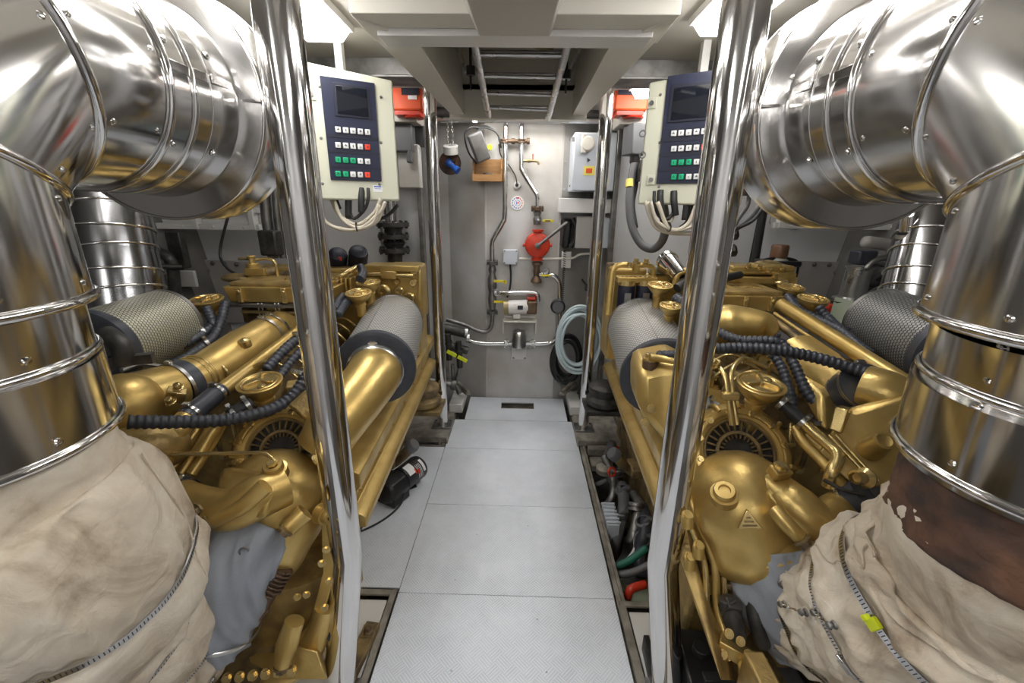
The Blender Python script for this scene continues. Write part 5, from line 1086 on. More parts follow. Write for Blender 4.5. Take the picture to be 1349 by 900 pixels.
# left riser with valve stack
r_ = thing('bilge_suction_pipe', 'bright steel riser with offset bend left of the round gauge sticker on the end bulkhead', 'pipe', E_(650, 440))
MB().tube([E_(666, 160), E_(666, 185), E_(665.5, 240), E_(665, 284), E_(662, 294), E_(652, 312), E_(648.5, 322), E_(648.5, 345)], .0185, 16, 5).build('riser', 'steel', r_, sharp=60)
for py in (346, 411): flange(r_, E_(648.5, py), (0, 0, 1), .042, .010)
q = MB(); q.lathe([(.020, 0), (.030, -.03), (.022, -.06), (.034, -.10), (.034, -.16), (.024, -.20), (.032, -.25), (.022, -.33)], E_(648.5, 350), (0, 0, 1), 20); vb = q.build('valve_body', 'dsteel', r_)
for py in (372, 399): q = MB(); p = E_(652, py, .09); q.box(p + V((.035, 0, .008)), (.085, .008, .018)); q.box(p + V((.075, 0, .004)), (.02, .008, .026)); q.build('yellow_handle', 'yellow', vb, bevel=.002, label='yellow lever handle')
q = MB(); p = E_(655, 385, .07); q.lathe([(.012, -.03), (.024, -.02), (.024, .0), (.014, .01), (.014, .04)], p, (1, 0, 0), 16); q.torus(p + V((.0, -.02, 0)), (0, 1, 0), .022, .005, 18, 6); q.build('gate_valve', 'brush', vb)
MB().tube([E_(648.5, 412), E_(648.5, 422), E_(645, 434), E_(634, 437), E_(612, 428), E_(588, 421)], .016, 14, 5).build('lower_bend', 'dsteel', r_, sharp=60)
# right riser
r_ = thing('fire_main_pipe', 'bright steel riser with diagonal offset down to the red hand pump', 'pipe', E_(707, 275))
MB().tube([E_(687, 160), E_(687, 185), E_(687, 216), E_(688.5, 226), E_(703, 250), E_(707.5, 258), E_(708, 272)], .0175, 16, 5).build('riser', 'steel', r_, sharp=60)
flange(r_, E_(708, 275), (0, 0, 1), .045, .009, 'bronze')
q = MB(); q.lathe([(.022, 0), (.030, -.015), (.022, -.04), (.030, -.06), (.024, -.10)], E_(708, 277), (0, 0, 1), 20); q.sphere(E_(709, 291, .085), .015); q.build('ball_valve', 'dsteel', r_)
q = MB(); p = E_(722, 291, .09); q.box(p, (.075, .006, .017)); hb = q.build('yellow_handle', 'yellow', r_, bevel=.002); q = MB(); q.box(p + V((-.003, -.004, 0)), (.035, .001, .007)); q.build('handle_print', 'ink', hb)
# couplings joining both risers
q = MB()
for x in (664, 687): p = E_(x, 186); q.lathe([(.018, -.014), (.027, -.012), (.027, -.003), (.021, -.002), (.021, .002), (.027, .003), (.027, .012), (.018, .014)], p, (0, 0, 1), 20)
q.cyl(E_(660, 186), E_(696, 186), .013, seg=12); q.lathe([(.02, -.012), (.02, .012)], E_(676, 186), (1, 0, 0), 14); q.lathe([(.012, 0), (.02, 0), (.02, .02), (0, .02)], E_(694, 186), (1, 0, 0), 14)
tag(q.build('pipe_union', 'bronze', bevel=.001), 'bronze cross union linking the two risers under the overhead pipe', 'coupling')
r_ = thing('drain_tap', 'small brass tap with red lever on the right riser', 'tap', E_(690, 212))
q = MB(); q.cyl(E_(689, 212), E_(703, 212, .07), .009, seg=12); q.lathe([(.013, -.008), (.013, .008)], E_(697, 212, .065), (1, 0, 0), 12); q.tube([E_(702, 212, .07), E_(708, 213, .07), E_(710, 217, .07)], .008, 10); q.build('tap_body', 'brass', r_)
q = MB(); q.cyl(E_(702, 211, .07), E_(702, 205, .07), .004, seg=8); q.box(E_(702, 205, .07), (.008, .008, .02)); q.build('lever', 'red', r_)
# red hand pump
r_ = thing('hand_bilge_pump', 'round red hand pump with a long grey lever on the end bulkhead', 'pump', E_(708, 345))
c = E_(708, 323, .06)
q = MB(); q.lathe([(0, .05), (.086, .05), (.090, .04), (.090, -.01), (.084, -.018), (.078, -.02), (.06, -.022), (.03, -.030), (0, -.030)], c, (0, 1, 0), 40)
for sx in (-1, 1): q.lathe([(0, 0), (.012, 0), (.012, .02), (0, .02)], c + V((sx * .086, 0, .0)), (sx, 0, 0), 10)
q.build('body', 'red', r_)
for zz, sg in ((.095, 1), (-.095, -1)): q = MB(); q.lathe([(.03, -.02), (.03, .01), (.042, .012), (.042, .026), (0, .026)], c + V((0, .01, zz - sg * .012)), (0, 0, sg), 24); q.build('port_flange', 'red', r_)
for k in range(8): th = k * PI / 4 + .2; q = MB(); q.bolt(c + V((math.cos(th) * .074, -.018, math.sin(th) * .074)), (0, -1, 0), .005, .008); q.build('bolt', 'red', r_)
q = MB(); q.lathe([(.02, 0), (.02, .03), (.012, .034), (0, .034)], c + V((0, -.028, 0)), (0, -1, 0), 18); hub = q.build('hub', 'dsteel', r_)
a_ = c + V((0, -.05, 0)); b_ = E_(746, 294, .13)
q = MB(); q.cyl(a_, b_, .011, .013, 14); q.sphere(b_, .014); q.build('lever', 'dsteel', r_)
# pump lower connection, branch to the right
r_ = thing('pump_outlet_pipe', 'steel pipe looping from the red pump down to the grey strainer pot', 'pipe', E_(705, 450))
q = MB(); q.lathe([(.04, -.008), (.04, .008)], E_(708, 347), (0, 0, 1), 20); q.lathe([(.03, 0), (.022, -.03), (.028, -.05), (.02, -.09), (.04, -.12), (.04, -.135), (0, -.135)], E_(707, 348), (0, 0, 1), 20); q.build('union_tee', 'bronze', r_)
MB().tube([E_(710, 362), E_(726, 362), E_(734, 368), E_(737, 380), E_(737, 420), E_(736, 438), E_(728, 450), E_(716, 453), E_(698, 453)], .018, 16, 5).build('loop', 'steel', r_, sharp=60)
q = MB(); q.lathe([(.027, -.01), (.027, .01)], E_(720, 361, .06), (1, 0, .1), 16); q.torus(E_(720, 356, .07), (0, -1, .3), .02, .005, 16, 6); vv = q.build('valve', 'dsteel', r_); q = MB(); q.box(E_(719, 363, .095), (.07, .006, .014)); q.build('yellow_handle', 'yellow', vv, bevel=.002)
for px in (667, 702): flange(r_, E_(px, 453), (1, 0, 0), .036, .010, 'brush')
MB().tube([E_(664, 453), E_(640, 453), E_(624, 451), E_(616, 448)], .018, 16, 5).build('left_run', 'steel', r_, sharp=60)
# strainer
r_ = thing('sea_strainer', 'ribbed grey strainer pot on a square plate low on the end bulkhead', 'strainer', E_(684, 470))
q = MB(); p = E_(684, 435, .06); q.lathe([(0, 0), (.036, 0), (.045, -.01), (.053, -.05), (.058, -.12), (.054, -.135), (.02, -.14), (0, -.14)], p, (0, 0, 1), 28); q.build('pot', 'brush', r_)
q = MB(); q.cyl(E_(668, 453, .06), E_(700, 453, .06), .02, seg=16); q.build('body', 'brush', r_)
q = MB(); q.box(W(684, 464, 3.19), (.12, .012, .12)); pl_ = q.build('plate', 'white', r_, bevel=.002); q = MB()
for sx in (-1, 1):
    for zz in (-.05,): q.rivet(W(684, 464, 3.183) + V((sx * .045, 0, zz)), (0, -1, 0), .005)
q.build('rivets', 'dsteel', r_)
# transfer pump on bracket
r_ = thing('transfer_pump', 'cream electric transfer pump with rusty end on a small bracket', 'pump', E_(685, 420))
a_, b_ = E_(665, 405, .11), E_(696, 404, .11)
q = MB(); q.lathe([(0, 0), (.045, 0), (.052, .006), (.052, .17), (.048, .175), (0, .175)], a_, b_ - a_, 28); q.build('motor', 'white', r_)
q = MB(); q.lathe([(.054, .0), (.054, .035), (.0, .037)], a_ - V((.006, 0, 0)), b_ - a_, 28); q.build('end_cap', 'brass', r_)
q = MB(); q.box(b_ + V((.025, 0, .0)), (.075, .10, .10)); q.cyl(b_ + V((.02, 0, .04)), b_ + V((.02, 0, .075)), .03, seg=16); q.build('pump_head', 'bronze', r_, bevel=.012)
q = MB(); q.box(b_ + V((.02, -.02, .065)), (.06, .05, .02)); q.build('red_cap', 'red', r_, bevel=.005)
q = MB(); q.box(E_(685, 421, .09), (.24, .16, .006)); q.box(E_(663, 430, .03), (.012, .06, .10)); q.box(E_(706, 430, .03), (.012, .06, .10)); q.build('bracket', 'beam', r_)
q = MB(); q.box(a_ + V((.09, 0, -.06)), (.05, .08, .03)); q.build('foot', 'white', r_, bevel=.004)
q = MB(); q.box(a_ + V((.115, -.050, .012)), (.04, .004, .03)); q.build('name_plate', 'ink', r_); q = MB(); q.box(a_ + V((.09, -.038, .034)), (.04, .004, .018), rot=(-.8, 0, 0)); q.build('red_label', 'red', r_)
q = MB(); q.tube([E_(659, 386, .08), E_(672, 386, .1), E_(698, 386, .1), E_(707, 388, .1), E_(709, 397, .1)], .019, 14, 5); tag(q.build('inlet_pipe', 'brush', sharp=60), 'short level pipe above the cream transfer pump', 'pipe')
# junction box, handset, coil cord, gauge
r_ = thing('junction_box', 'small pale square junction box left of the red pump', 'junction box', E_(672, 348))
q = MB(); q.box(W(672.5, 338.5, 3.17), (.105, .05, .105)); b = q.build('box', 'box', r_, bevel=.004)
for sx in (-1, 1):
    for sz in (-1, 1): q = MB(); q.rivet(W(672.5, 338.5, 3.144) + V((sx * .043, 0, sz * .043)), (0, -1, 0), .004); q.build('screw', 'dsteel', b)
q = MB(); q.tube([W(672, 348, 3.17), W(673, 362, 3.175), W(672, 378, 3.175), W(668, 392, 3.17)], .007, 8); q.build('lead', 'cable', r_)
r_ = thing('black_handset', 'black telephone handset hanging in its cradle right of the red pump', 'telephone', E_(746, 325))
c = E_(746, 307, .04)
q = MB(); q.hexa([c + V((x, y, -.105)) for x, y in ((-.045, .06), (.03, .06), (.02, -.05), (-.03, -.05))], [c + V((x, y, .10)) for x, y in ((-.04, .06), (.045, .06), (.035, -.045), (-.02, -.045))]); q.build('cradle', 'black', r_, bevel=.015)
q = MB(); q.tube([c + V((.03, -.06, .10)), c + V((.055, -.07, .05)), c + V((.055, -.07, -.04)), c + V((.03, -.06, -.09))], [.022, .016, .016, .022], 14, 6); q.build('receiver', 'black', r_, sharp=60)
q = MB(); A = E_(744, 330, .05); B = E_(741, 395, .05); q.tube([A.lerp(B, i / 160) + V((math.cos(i * .9) * .009, math.sin(i * .9) * .009, 0)) for i in range(161)], .0025, 5, 1, smooth=False); q.build('coil_cord', 'cable', r_)
r_ = thing('round_instrument', 'black round instrument hanging on the coiled cord above the hose coils', 'gauge', E_(735, 405))
c = E_(735, 404, .08); q = MB(); q.lathe([(0, .03), (.05, .03), (.055, .02), (.055, -.008), (.048, -.014), (.044, -.010), (0, -.010)], c, (0, 1, 0), 32); q.build('case', 'black', r_); q = MB(); q.lathe([(0, -.011), (.042, -.011), (.042, -.009)], c, (0, 1, 0), 28); q.build('dial', 'gcable', r_)
# stickers and sensor
r_ = thing('round_sticker', 'round white sticker with blue and red marks on the end bulkhead', 'sticker', W(682, 268, 3.198))
c = W(681.5, 267.5, 3.197); q = MB(); q.lathe([(0, 0), (.048, 0), (.048, .001), (0, .001)], c, (0, -1, 0), 36); d_ = q.build('disc', 'sticker', r_)
for k in range(14): th = k * 2 * PI / 14; q = MB(); q.box(c + V((math.cos(th) * .035, -.0015, math.sin(th) * .035)), (.008, .001, .008), rot=(0, -th, 0)); q.build('dial_mark', 'blue' if 3 < k < 12 else 'rkey', d_)
q = MB(); q.torus(c + V((0, -.001, 0)), (0, 1, 0), .020, .0015, 24, 4); q.box(c + V((-.004, -.001, .0)), (.006, .001, .02)); q.build('emblem_ring', 'blue', d_)
q = MB(); q.box(c + V((.005, -.0015, .034)), (.02, .001, .01)); q.box(c + V((.006, -.0015, .002)), (.008, .001, .014)); q.build('emblem_mark', 'rkey', d_)
r_ = thing('bulkhead_socket', 'small white socket with black centre above the round sticker', 'socket', W(681, 244, 3.19))
q = MB(); q.lathe([(0, .02), (.026, .02), (.022, 0), (0, 0)], W(681, 244, 3.195), (0, 1, 0), 24); q = MB(); q.lathe([(0, -.002), (.026, -.002), (.024, -.012), (.013, -.013), (.012, -.006), (0, -.006)], W(681, 244, 3.197), (0, 1, 0), 24); q.build('rim', 'white', r_); q = MB(); q.lathe([(0, 0), (.012, 0), (.011, .016), (0, .016)], W(681, 244, 3.19), (0, -1, 0), 18); q.build('plug', 'black', r_)
q = MB(); q.tube([W(681, 243, 3.17), W(679, 232, 3.18), W(670, 217, 3.185), W(660, 205, 3.18), W(657, 190, 3.18)], .004, 8); q.build('lead', 'cable', r_)
# wooden tray, floodlight, yellow valve knob
r_ = thing('wooden_tray', 'open varnished wooden tray box beside the left riser', 'box', W(643, 240, 3.12))
a_, b_ = W(624, 209, 3.15), W(661, 239, 3.15); w_ = b_.x - a_.x; h_ = a_.z - b_.z; cx = (a_.x + b_.x) / 2; cz = (a_.z + b_.z) / 2
MB().box((cx, 3.185, cz), (w_, .012, h_)).build('back', 'wood', r_, bevel=.001)
for sx in (-1, 1): MB().box((cx + sx * w_ / 2, 3.15, cz), (.010, .08, h_)).build('side', 'wood', r_, bevel=.001)
MB().box((cx, 3.14, b_.z), (w_, .11, .010)).build('bottom', 'wood', r_, bevel=.001); MB().box((cx, 3.092, b_.z + .018), (w_ + .01, .008, .045)).build('front_lip', 'wood', r_, bevel=.001)
q = MB(); q.torus((cx, 3.14, b_.z + .03), (0, 0, 1), .028, .012, 22, 8); q.torus((cx, 3.14, b_.z + .045), (0, 0, 1), .026, .008, 22, 8); tag(q.build('tape_roll', 'iron'), 'dark coil lying in the wooden tray', 'coil')
r_ = thing('floodlight', 'grey rectangular floodlight tilted above the wooden tray', 'floodlight', W(630, 195, 3.1))
c = W(631, 194, 3.08); Rf = Euler((.2, -.42, .25)).to_matrix()
q = MB(); q.box(c, (.10, .05, .18), R=Rf); q.build('housing', 'gcable', r_, bevel=.01); q = MB(); q.box(c + Rf @ V((0, -.026, 0)), (.08, .004, .155), R=Rf); q.build('glass_front', 'dsteel', r_)
q = MB(); q.tube([c + Rf @ V((-.055, 0, -.09)), c + Rf @ V((-.075, .02, 0)), c + Rf @ V((-.055, .03, .1)), c + Rf @ V((.0, .03, .125)), c + Rf @ V((.055, .03, .1))], .006, 8); q.build('yoke', 'black', r_)
q = MB(); q.tube([c + Rf @ V((.02, 0, .09)), W(636, 168, 3.1), W(650, 172, 3.1), W(657, 180, 3.12), W(660, 195, 3.14)], .006, 8); q.tube([W(628, 170, 3.1), W(640, 166, 3.1), W(655, 176, 3.1), W(658, 186, 3.1)], .006, 8); q.build('lead', 'cable', r_)
q = MB(); q.torus(W(645, 194, 3.15), (0, 1, 0), .013, .006, 16, 8); q.cyl(W(645, 194, 3.15), W(645, 194, 3.19), .006, seg=8); tag(q.build('yellow_handwheel', 'neon'), 'tiny yellow wheel on the end bulkhead above the wooden tray', 'valve wheel')
# hanging ring, brown disc and torch
r_ = thing('hanging_roll', 'white cylindrical roll hung by a chain left of the wooden tray', 'roll', W(594, 197, 3.15))
c = W(594, 197, 3.12); q = MB(); q.lathe([(.046, -.026), (.050, -.024), (.050, .024), (.046, .026), (.022, .026), (.020, .0), (.020, -.026), (.046, -.026)], c, (0, -.35, .9), 30); q.build('roll', 'white', r_)
for dx in (-.018, .018):
    for k in range(9): q = MB(); q.torus(c + V((dx * (1 - k * .03), 0, .028 + k * .0155)), (1, 0, 0) if k % 2 else (0, 1, 0), .008, .0022, 10, 5); q.build('chain_link', 'steel', r_)
r_ = thing('brown_disc', 'flat brown disc behind the blue torch on the left fold of the end bulkhead', 'disc', W(593, 215, 3.22)); q = MB(); q.lathe([(0, 0), (.075, 0), (.078, .006), (.075, .012), (0, .012)], W(593, 215, 3.19), (0, -1, 0), 30); q.build('disc', 'rust', r_)
r_ = thing('blue_torch', 'blue plastic torch clipped on the brown disc', 'torch', W(597, 222, 3.14)); q = MB(); a_, b_ = W(590, 213, 3.15), W(604, 226, 3.12); d = b_ - a_; q.lathe([(0, 0), (.026, 0), (.026, .02), (.018, .03), (.017, .06), (.024, .075), (.026, .10), (0, .102)], a_, d, 20); q.build('body', 'blue', r_)
# switch cabinets at right
r_ = thing('switch_cabinet', 'white switch cabinet with yellow sticker and round rotary switch, upper right of end bulkhead', 'cabinet', W(768, 255, 3.1))
a_, b_ = W(757, 175, 2.98), W(795, 252, 2.98); zt_, zb_ = a_.z, b_.z
q = MB(); q.hexa([(a_.x - .0, 2.98, zb_), (b_.x + .06, 2.98, zb_), (b_.x + .06, 3.25, zb_), (a_.x - .0, 3.25, zb_)], [(a_.x, 2.98, zt_), (b_.x + .06, 2.98, zt_), (b_.x + .06, 3.25, zt_), (a_.x, 3.25, zt_)]); q.build('body', 'box', r_, bevel=.006)
q = MB(); q.box((a_.x + (b_.x + .06 - a_.x) / 2, 2.97, (zt_ + zb_) / 2), (b_.x + .06 - a_.x, .02, zt_ - zb_)); dr = q.build('door', 'box', r_, bevel=.006)
c = W(775, 190, 2.955); q = MB(); q.lathe([(0, 0), (.045, 0), (.045, .03), (.038, .04), (0, .04)], c, (-.25, -1, 0), 28); q.box(c + V((-.03, -.015, 0)), (.03, .03, .11)); q.build('rotary_switch', 'beam', dr, bevel=.004)
c = W(776, 225, 2.958); q = MB(); q.box(c, (.07, .002, .055)); stk = q.build('warning_sticker', 'stickery', dr); q = MB(); q.box(c + V((0, -.0015, 0)), (.04, .001, .028)); q.build('sticker_print', 'orange', stk)
q = MB(); q.prism([W(774, 208, 2.958), W(774, 214, 2.958), W(778, 211, 2.958)], (0, -.002, 0)); q.build('arrow_mark', 'ink', dr)
q = MB(); 
for py in (184, 245): q.box(W(757, py, 2.972) + V((-.006, 0, 0)), (.018, .02, .022)); q.rivet(W(755, py, 2.972) + V((-.02, 0, 0)), (-1, 0, 0), .006)
q.build('hinges', 'dsteel', r_)
q = MB(); a_, b_ = W(737, 261, 3.02), W(790, 281, 3.02); q.box(((a_.x + b_.x) / 2 + .04, 3.10, (a_.z + b_.z) / 2), (b_.x - a_.x + .08, .16, a_.z - b_.z)); tag(q.build('cable_trunking', 'white', bevel=.004), 'short white cable trunking under the switch cabinet', 'trunking')
r_ = thing('small_cabinet', 'narrow grey cabinet below the white trunking right of the handset', 'cabinet', W(775, 330, 3.1))
a_, b_ = W(760, 285, 3.05), W(800, 328, 3.05); q = MB(); q.box(((a_.x + b_.x) / 2, 3.14, (a_.z + b_.z) / 2), (b_.x - a_.x, .18, a_.z - b_.z)); q.build('body', 'panel', r_, bevel=.004); q = MB(); q.box((b_.x - .06, 3.045, (a_.z + b_.z) / 2), (.12, .015, a_.z - b_.z - .01)); q.build('door', 'box', r_, bevel=.003)
q = MB(); q.tube([W(684, 341, 3.17), W(700, 341, 3.17), W(735, 341, 3.16), W(755, 340, 3.14), W(765, 335, 3.1), W(790, 334, 3.1)], .009, 10); tag(q.build('conduit', 'beam'), 'cream conduit running right from the junction box past the red pump', 'conduit')
q = MB(); q.box(W(746, 342, 3.17), (.07, .04, .12)); tag(q.build('terminal_box', 'white', bevel=.004), 'white block under the black handset', 'terminal box')
# hoses coiled on hook
def coil(name, label, m, cx, cy, R, r, n, k, sq=1.15, seed=1):
    random.seed(seed); c = E_(cx, cy, k); q = MB(); P_ = []
    for i in range(n * 18 + 1):
        th = i * 2 * PI / 18; j = i / 18; rr = R * (1 + .12 * math.sin(j * 2.1 + seed)); P_.append(c + V((math.cos(th) * rr * .72 + .012 * math.sin(j * 1.7), .035 * math.sin(j * 2.9) - .004 * j, math.sin(th) * rr * sq + .02 * math.cos(j * 1.3))))
    q.tube(P_, r, 8, 3); q.tube([P_[-1], P_[-1] + V((.03, -.01, -.12)), P_[-1] + V((.01, -.01, -.26))], r, 8, 4)
    o = q.build(name, m, sharp=180); tag(o, label, 'hose'); return o
coil('black_hose_coil', 'black hose coil hanging lowest at the right of the end bulkhead', 'cable', 746, 474, .135, .011, 6, .05, 1.25, 3)
coil('pale_hose_coil', 'pale blue hose coil hanging beside the far right post', 'hosew', 761, 447, .20, .0105, 9, .17, 1.1, 5)
q = MB(); p = W(772, 375, 3.12); q.cyl(p + V((0, .24, 0)), p + V((0, -.12, .0)), .008, seg=10); q.lathe([(0, 0), (.022, 0), (.022, .03), (0, .03)], p + V((-.01, -.12, 0)), (0, -1, 0), 14); tag(q.build('hose_hook', 'iron'), 'dark hook holding the coiled hoses', 'hook')
# valve cluster at the lower left
r_ = thing('valve_manifold', 'dark bilge valve manifold with yellow levers at left foot of the end bulkhead', 'valve manifold', W(602, 480, 3.0))
q = MB(); q.cyl(W(582, 432, 3.0), W(618, 440, 3.02), .036, seg=18); q.cyl(W(590, 455, 2.95), W(616, 462, 2.98), .03, seg=18)
for px, py in ((590, 440), (604, 450)): q.cyl(W(px, py, 2.93), W(px + 2, py + 34, 2.93), .022, seg=14); q.lathe([(.03, 0), (.034, .01), (.03, .02)], W(px, py + 12, 2.93), (0, -.3, 1), 16)
q.build('manifold', 'iron', r_)
for px, py, an in ((595, 466, .5), (609, 473, .5)): q = MB(); q.box(W(px, py, 2.86), (.075, .008, .028), rot=(0, an, 0)); q.build('yellow_handle', 'neon', r_, bevel=.003); 
for px, py in ((614, 438), (616, 445)): q = MB(); q.lathe([(.024, -.012), (.034, -.01), (.034, .01), (.024, .012)], W(px, py, 3.0), (1, .2, -.1), 18); q.build('union', 'brush', r_)
for a_, b_ in (((596, 480), (598, 512)), ((607, 478), (600, 505)), ((588, 470), (590, 500))): q = MB(); q.tube([W(*a_, 2.95), W(*b_, 2.95)], .014, 10, smooth=False); q.build('down_pipe', 'dsteel', r_)
q = MB(); q.tube([W(562, 500, 2.9), W(585, 505, 2.9), W(600, 508, 2.92), W(606, 518, 2.92)], .022, 12); q.lathe([(.03, -.02), (.04, -.015), (.04, .015), (.03, .02)], W(598, 507, 2.92), (1, 0, -.2), 16); q.build('bottom_pipe', 'dsteel', r_)
# feet at both ends of the last plate
for s, px, lab in ((-1, 605, 'left'), (1, 752, 'right')):
    q = MB(); a_ = W(px - s * 12, 521, 3.0); b_ = W(px + s * 4, 508, 3.12); q.hexa([a_ + V((-.02, 0, 0)), a_ + V((.02, 0, 0)), b_ + V((.02, 0, 0)), b_ + V((-.02, 0, 0))], [a_ + V((-.02, 0, .02)), a_ + V((.02, 0, .02)), b_ + V((.02, 0, .035)), b_ + V((-.02, 0, .035))]); q.tube([a_ + V((-s * .0, 0, .03)), b_ + V((0, 0, .045))], .014, 8, smooth=False)
    tag(q.build('floor_chock', 'dirty', bevel=.002), 'small dirty chock on the %s corner of the farthest floor plate' % lab, 'chock')
q = MB(); q.box((-.44, 3.06, .03), (.10, .30, .07)); q.box((.47, 3.06, .03), (.09, .30, .07)); struct(q.build('trim_19', 'white', bevel=.004))

# ================================================================ things on the side bulkheads
# orange-red lifebuoy light boxes under the ceiling
for s, px, lab in ((-1, 539, 'left'), (1, 828, 'right')):
    r_ = thing('emergency_case', 'orange-red case on the ceiling above the far %s post' % lab, 'case', W(px, 150, 2.85)); c = W(px, 133, 2.8)
    q = MB(); q.box(c, (.19, .16, .13)); q.build('body', 'orange', r_, bevel=.012); q = MB(); q.box(c + V((-.03 * s, -.085, .03)), (.10, .01, .035)); q.build('dark_window', 'navyd', r_); 
    q = MB(); q.box(c + V((0, -.01, -.075)), (.15, .12, .02)); q.lathe([(.05, 0), (.06, .006), (.055, .012), (.0, .012)], c + V((.03, -.02, -.085)), (0, 0, -1), 24); q.build('ring_foot', 'red', r_); q = MB(); q.box(c + V((.04, -.084, -.0)), (.05, .008, .02)); q.build('white_label', 'sticker', r_)
# flanged exhaust gas pipe at left
r_ = thing('flanged_pipe', 'vertical steel pipe with thick black flanges right of the left control cabinet', 'pipe', W(520, 345, 2.9))
c = W(519, 320, 2.85)
MB().cyl((c.x, c.y, 1.97), c, .036, seg=20).build('upper_tube', 'steel', r_); MB().cyl((c.x - .07, c.y + .04, 1.97), (c.x - .07, c.y + .04, 1.2), .03, seg=16).build('side_tube', 'brush', r_)
for z, R_ in ((.105, .085), (.0, .085), (-.05, .095), (-.075, .095)): q = MB(); q.lathe([(0, -.012), (R_, -.012), (R_, .012), (0, .012)], c + V((0, 0, z - .02)), (0, 0, 1), 28); 
fl_ = MB(); fl_.lathe([(0, .13), (.105, .13), (.105, .105), (.06, .10), (.055, .06), (.10, .055), (.10, .03), (.055, .025), (.075, .0), (.055, -.03), (.10, -.035), (.10, -.06), (.05, -.065), (.045, -.16), (0, -.16)], c, (0, 0, 1), 30); fl_ = fl_.build('flange_stack', 'iron', r_)
for k in range(10):
    th = k * 2 * PI / 10
    for z in (.117, .043, -.047): q = MB(); p = c + V((math.cos(th) * .09, math.sin(th) * .09, z)); q.cyl(p - V((0, 0, .024)), p + V((0, 0, .024)), .009, seg=6); q.build('stud', 'iron', fl_)
MB().cyl(c - V((-.01, 0, .15)), c - V((-.01, 0, .30)), .03, seg=16).build('lower_tube', 'brush', r_)
# grey boxes left behind cabinet
q = MB(); q.box(W(533, 183, 2.9), (.12, .12, .16)); q.cyl(W(540, 195, 2.86), W(540, 215, 2.86), .02, seg=12); tag(q.build('relay_box', 'gcable', bevel=.01), 'grey relay box beside the left cabinet, left of the far post', 'box')
q = MB(); q.box(W(540, 220, 2.93), (.14, .08, .26)); tag(q.build('meter_box', 'wallg', bevel=.008), 'plain grey meter box below the relay box, left side', 'box')
q = MB(); q.box(W(549, 180, 2.96), (.10, .05, .12)); tag(q.build('dark_niche_box', 'black', bevel=.004), 'black box high between left cabinet and far left post', 'box')
# grey socket with heavy cable loop at right
r_ = thing('cable_gland_box', 'grey gland box with heavy black cable loops left of the right cabinet', 'junction box', W(838, 210, 2.8))
q = MB(); q.box(W(838, 185, 2.8), (.12, .12, .17), rot=(0, 0, .3)); q.build('box', 'gcable', r_, bevel=.008)
q = MB(); q.lathe([(.02, 0), (.03, -.01), (.03, -.05), (.02, -.07)], W(837, 202, 2.78), (0, 0, 1), 18); q.build('gland', 'iron', r_)
MB().tube([W(837, 210, 2.78), W(832, 235, 2.75), W(829, 270, 2.7), W(833, 300, 2.65), (W(845, 322, 2.6)), W(860, 328, 2.55), W(872, 318, 2.5), W(877, 300, 2.45), (W(876, 285, 2.4)), W(872, 262, 2.3)], .0235, 12, 6).build('heavy_cable', 'gcable', r_, sharp=180)
MB().tube([W(842, 215, 2.78), W(838, 245, 2.75), W(834, 270, 2.72), W(838, 300, 2.66)], .012, 10, 6).build('thin_cable', 'cable', r_, sharp=180)
q = MB(); q.cyl(W(830, 237, 2.745), W(829.5, 247, 2.73), .0245, seg=14); q.build('cable_tag', 'stickery', r_)
q = MB(); q.box(W(845, 225, 2.72), (.04, .05, .12)); q.build('plug', 'iron', r_, bevel=.004)
# dark posts, conduits and boxes right of the near right post
r_ = thing('cable_riser', 'dark grey cable riser behind the right near post, right of the cabinet', 'cable riser', W(998, 350, 2.7))
MB().hexa([W(985, 352, 2.7), W(999, 352, 2.7), W(999, 352, 2.76), W(985, 352, 2.76)], [W(1007, 240, 2.7), W(1018, 240, 2.7), W(1018, 240, 2.76), W(1007, 240, 2.76)]).build('channel', 'iron', r_)
MB().cyl(W(1012, 245, 2.62), W(993, 350, 2.66), .022, seg=12).build('cable', 'cable', r_)
MB().tube([W(1008, 235, 2.4), W(1006, 262, 2.4), W(985, 290, 2.35), W(965, 303, 2.3), W(950, 310, 2.2)], .016, 10).build('loop_cable', 'gcable', r_, sharp=180)
q = MB(); q.lathe([(.03, 0), (.034, -.02), (.034, -.06), (.02, -.07)], W(1008, 233, 2.4), (0, 0, 1), 16); q.build('brass_gland', 'brass', r_)
MB().tube([W(987, 250, 2.3), W(985, 270, 2.3), W(975, 285, 2.28), W(968, 297, 2.2)], .011, 8).build('loop_cable', 'gcable', r_, sharp=180)
r_ = thing('sensor_junction_box', 'pale grey junction box with a black mark between right near post and drum', 'junction box', W(993, 230, 2.3))
q = MB(); q.box(W(994, 222, 2.3), (.15, .07, .10)); q.box(W(998, 190, 2.3), (.10, .07, .12)); bb = q.build('box', 'box', r_, bevel=.006)
q = MB(); p = W(990, 222, 2.262); q.tube([p + V((-.03, 0, .01)), p + V((-.01, 0, .022)), p + V((.01, 0, .012)), p + V((.03, 0, .02))], .003, 6); q.tube([p + V((0, 0, .02)), p + V((-.004, 0, -.02)), p + V((-.018, 0, -.028))], .003, 6); q.build('scribble', 'ink', bb)
q = MB(); q.sphere(W(991, 203, 2.28), .022); q.build('rusty_boss', 'rust', r_); q = MB(); q.lathe([(.02, 0), (.026, -.02), (.02, -.05)], W(986, 244, 2.28), (0, 0, 1), 12); q.build('gland', 'rust', r_)
for px, py in ((968, 308), (966, 330)): q = MB(); p = W(px, py, 2.45); q.lathe([(.02, -.02), (.035, -.01), (.035, .01), (.02, .02)], p, (1, -.4, .3), 8); tag(q.build('cable_gland_nut', 'iron'), '%s black gland nut peeking out right of the near right post' % ('upper' if py < 320 else 'lower'), 'nut')
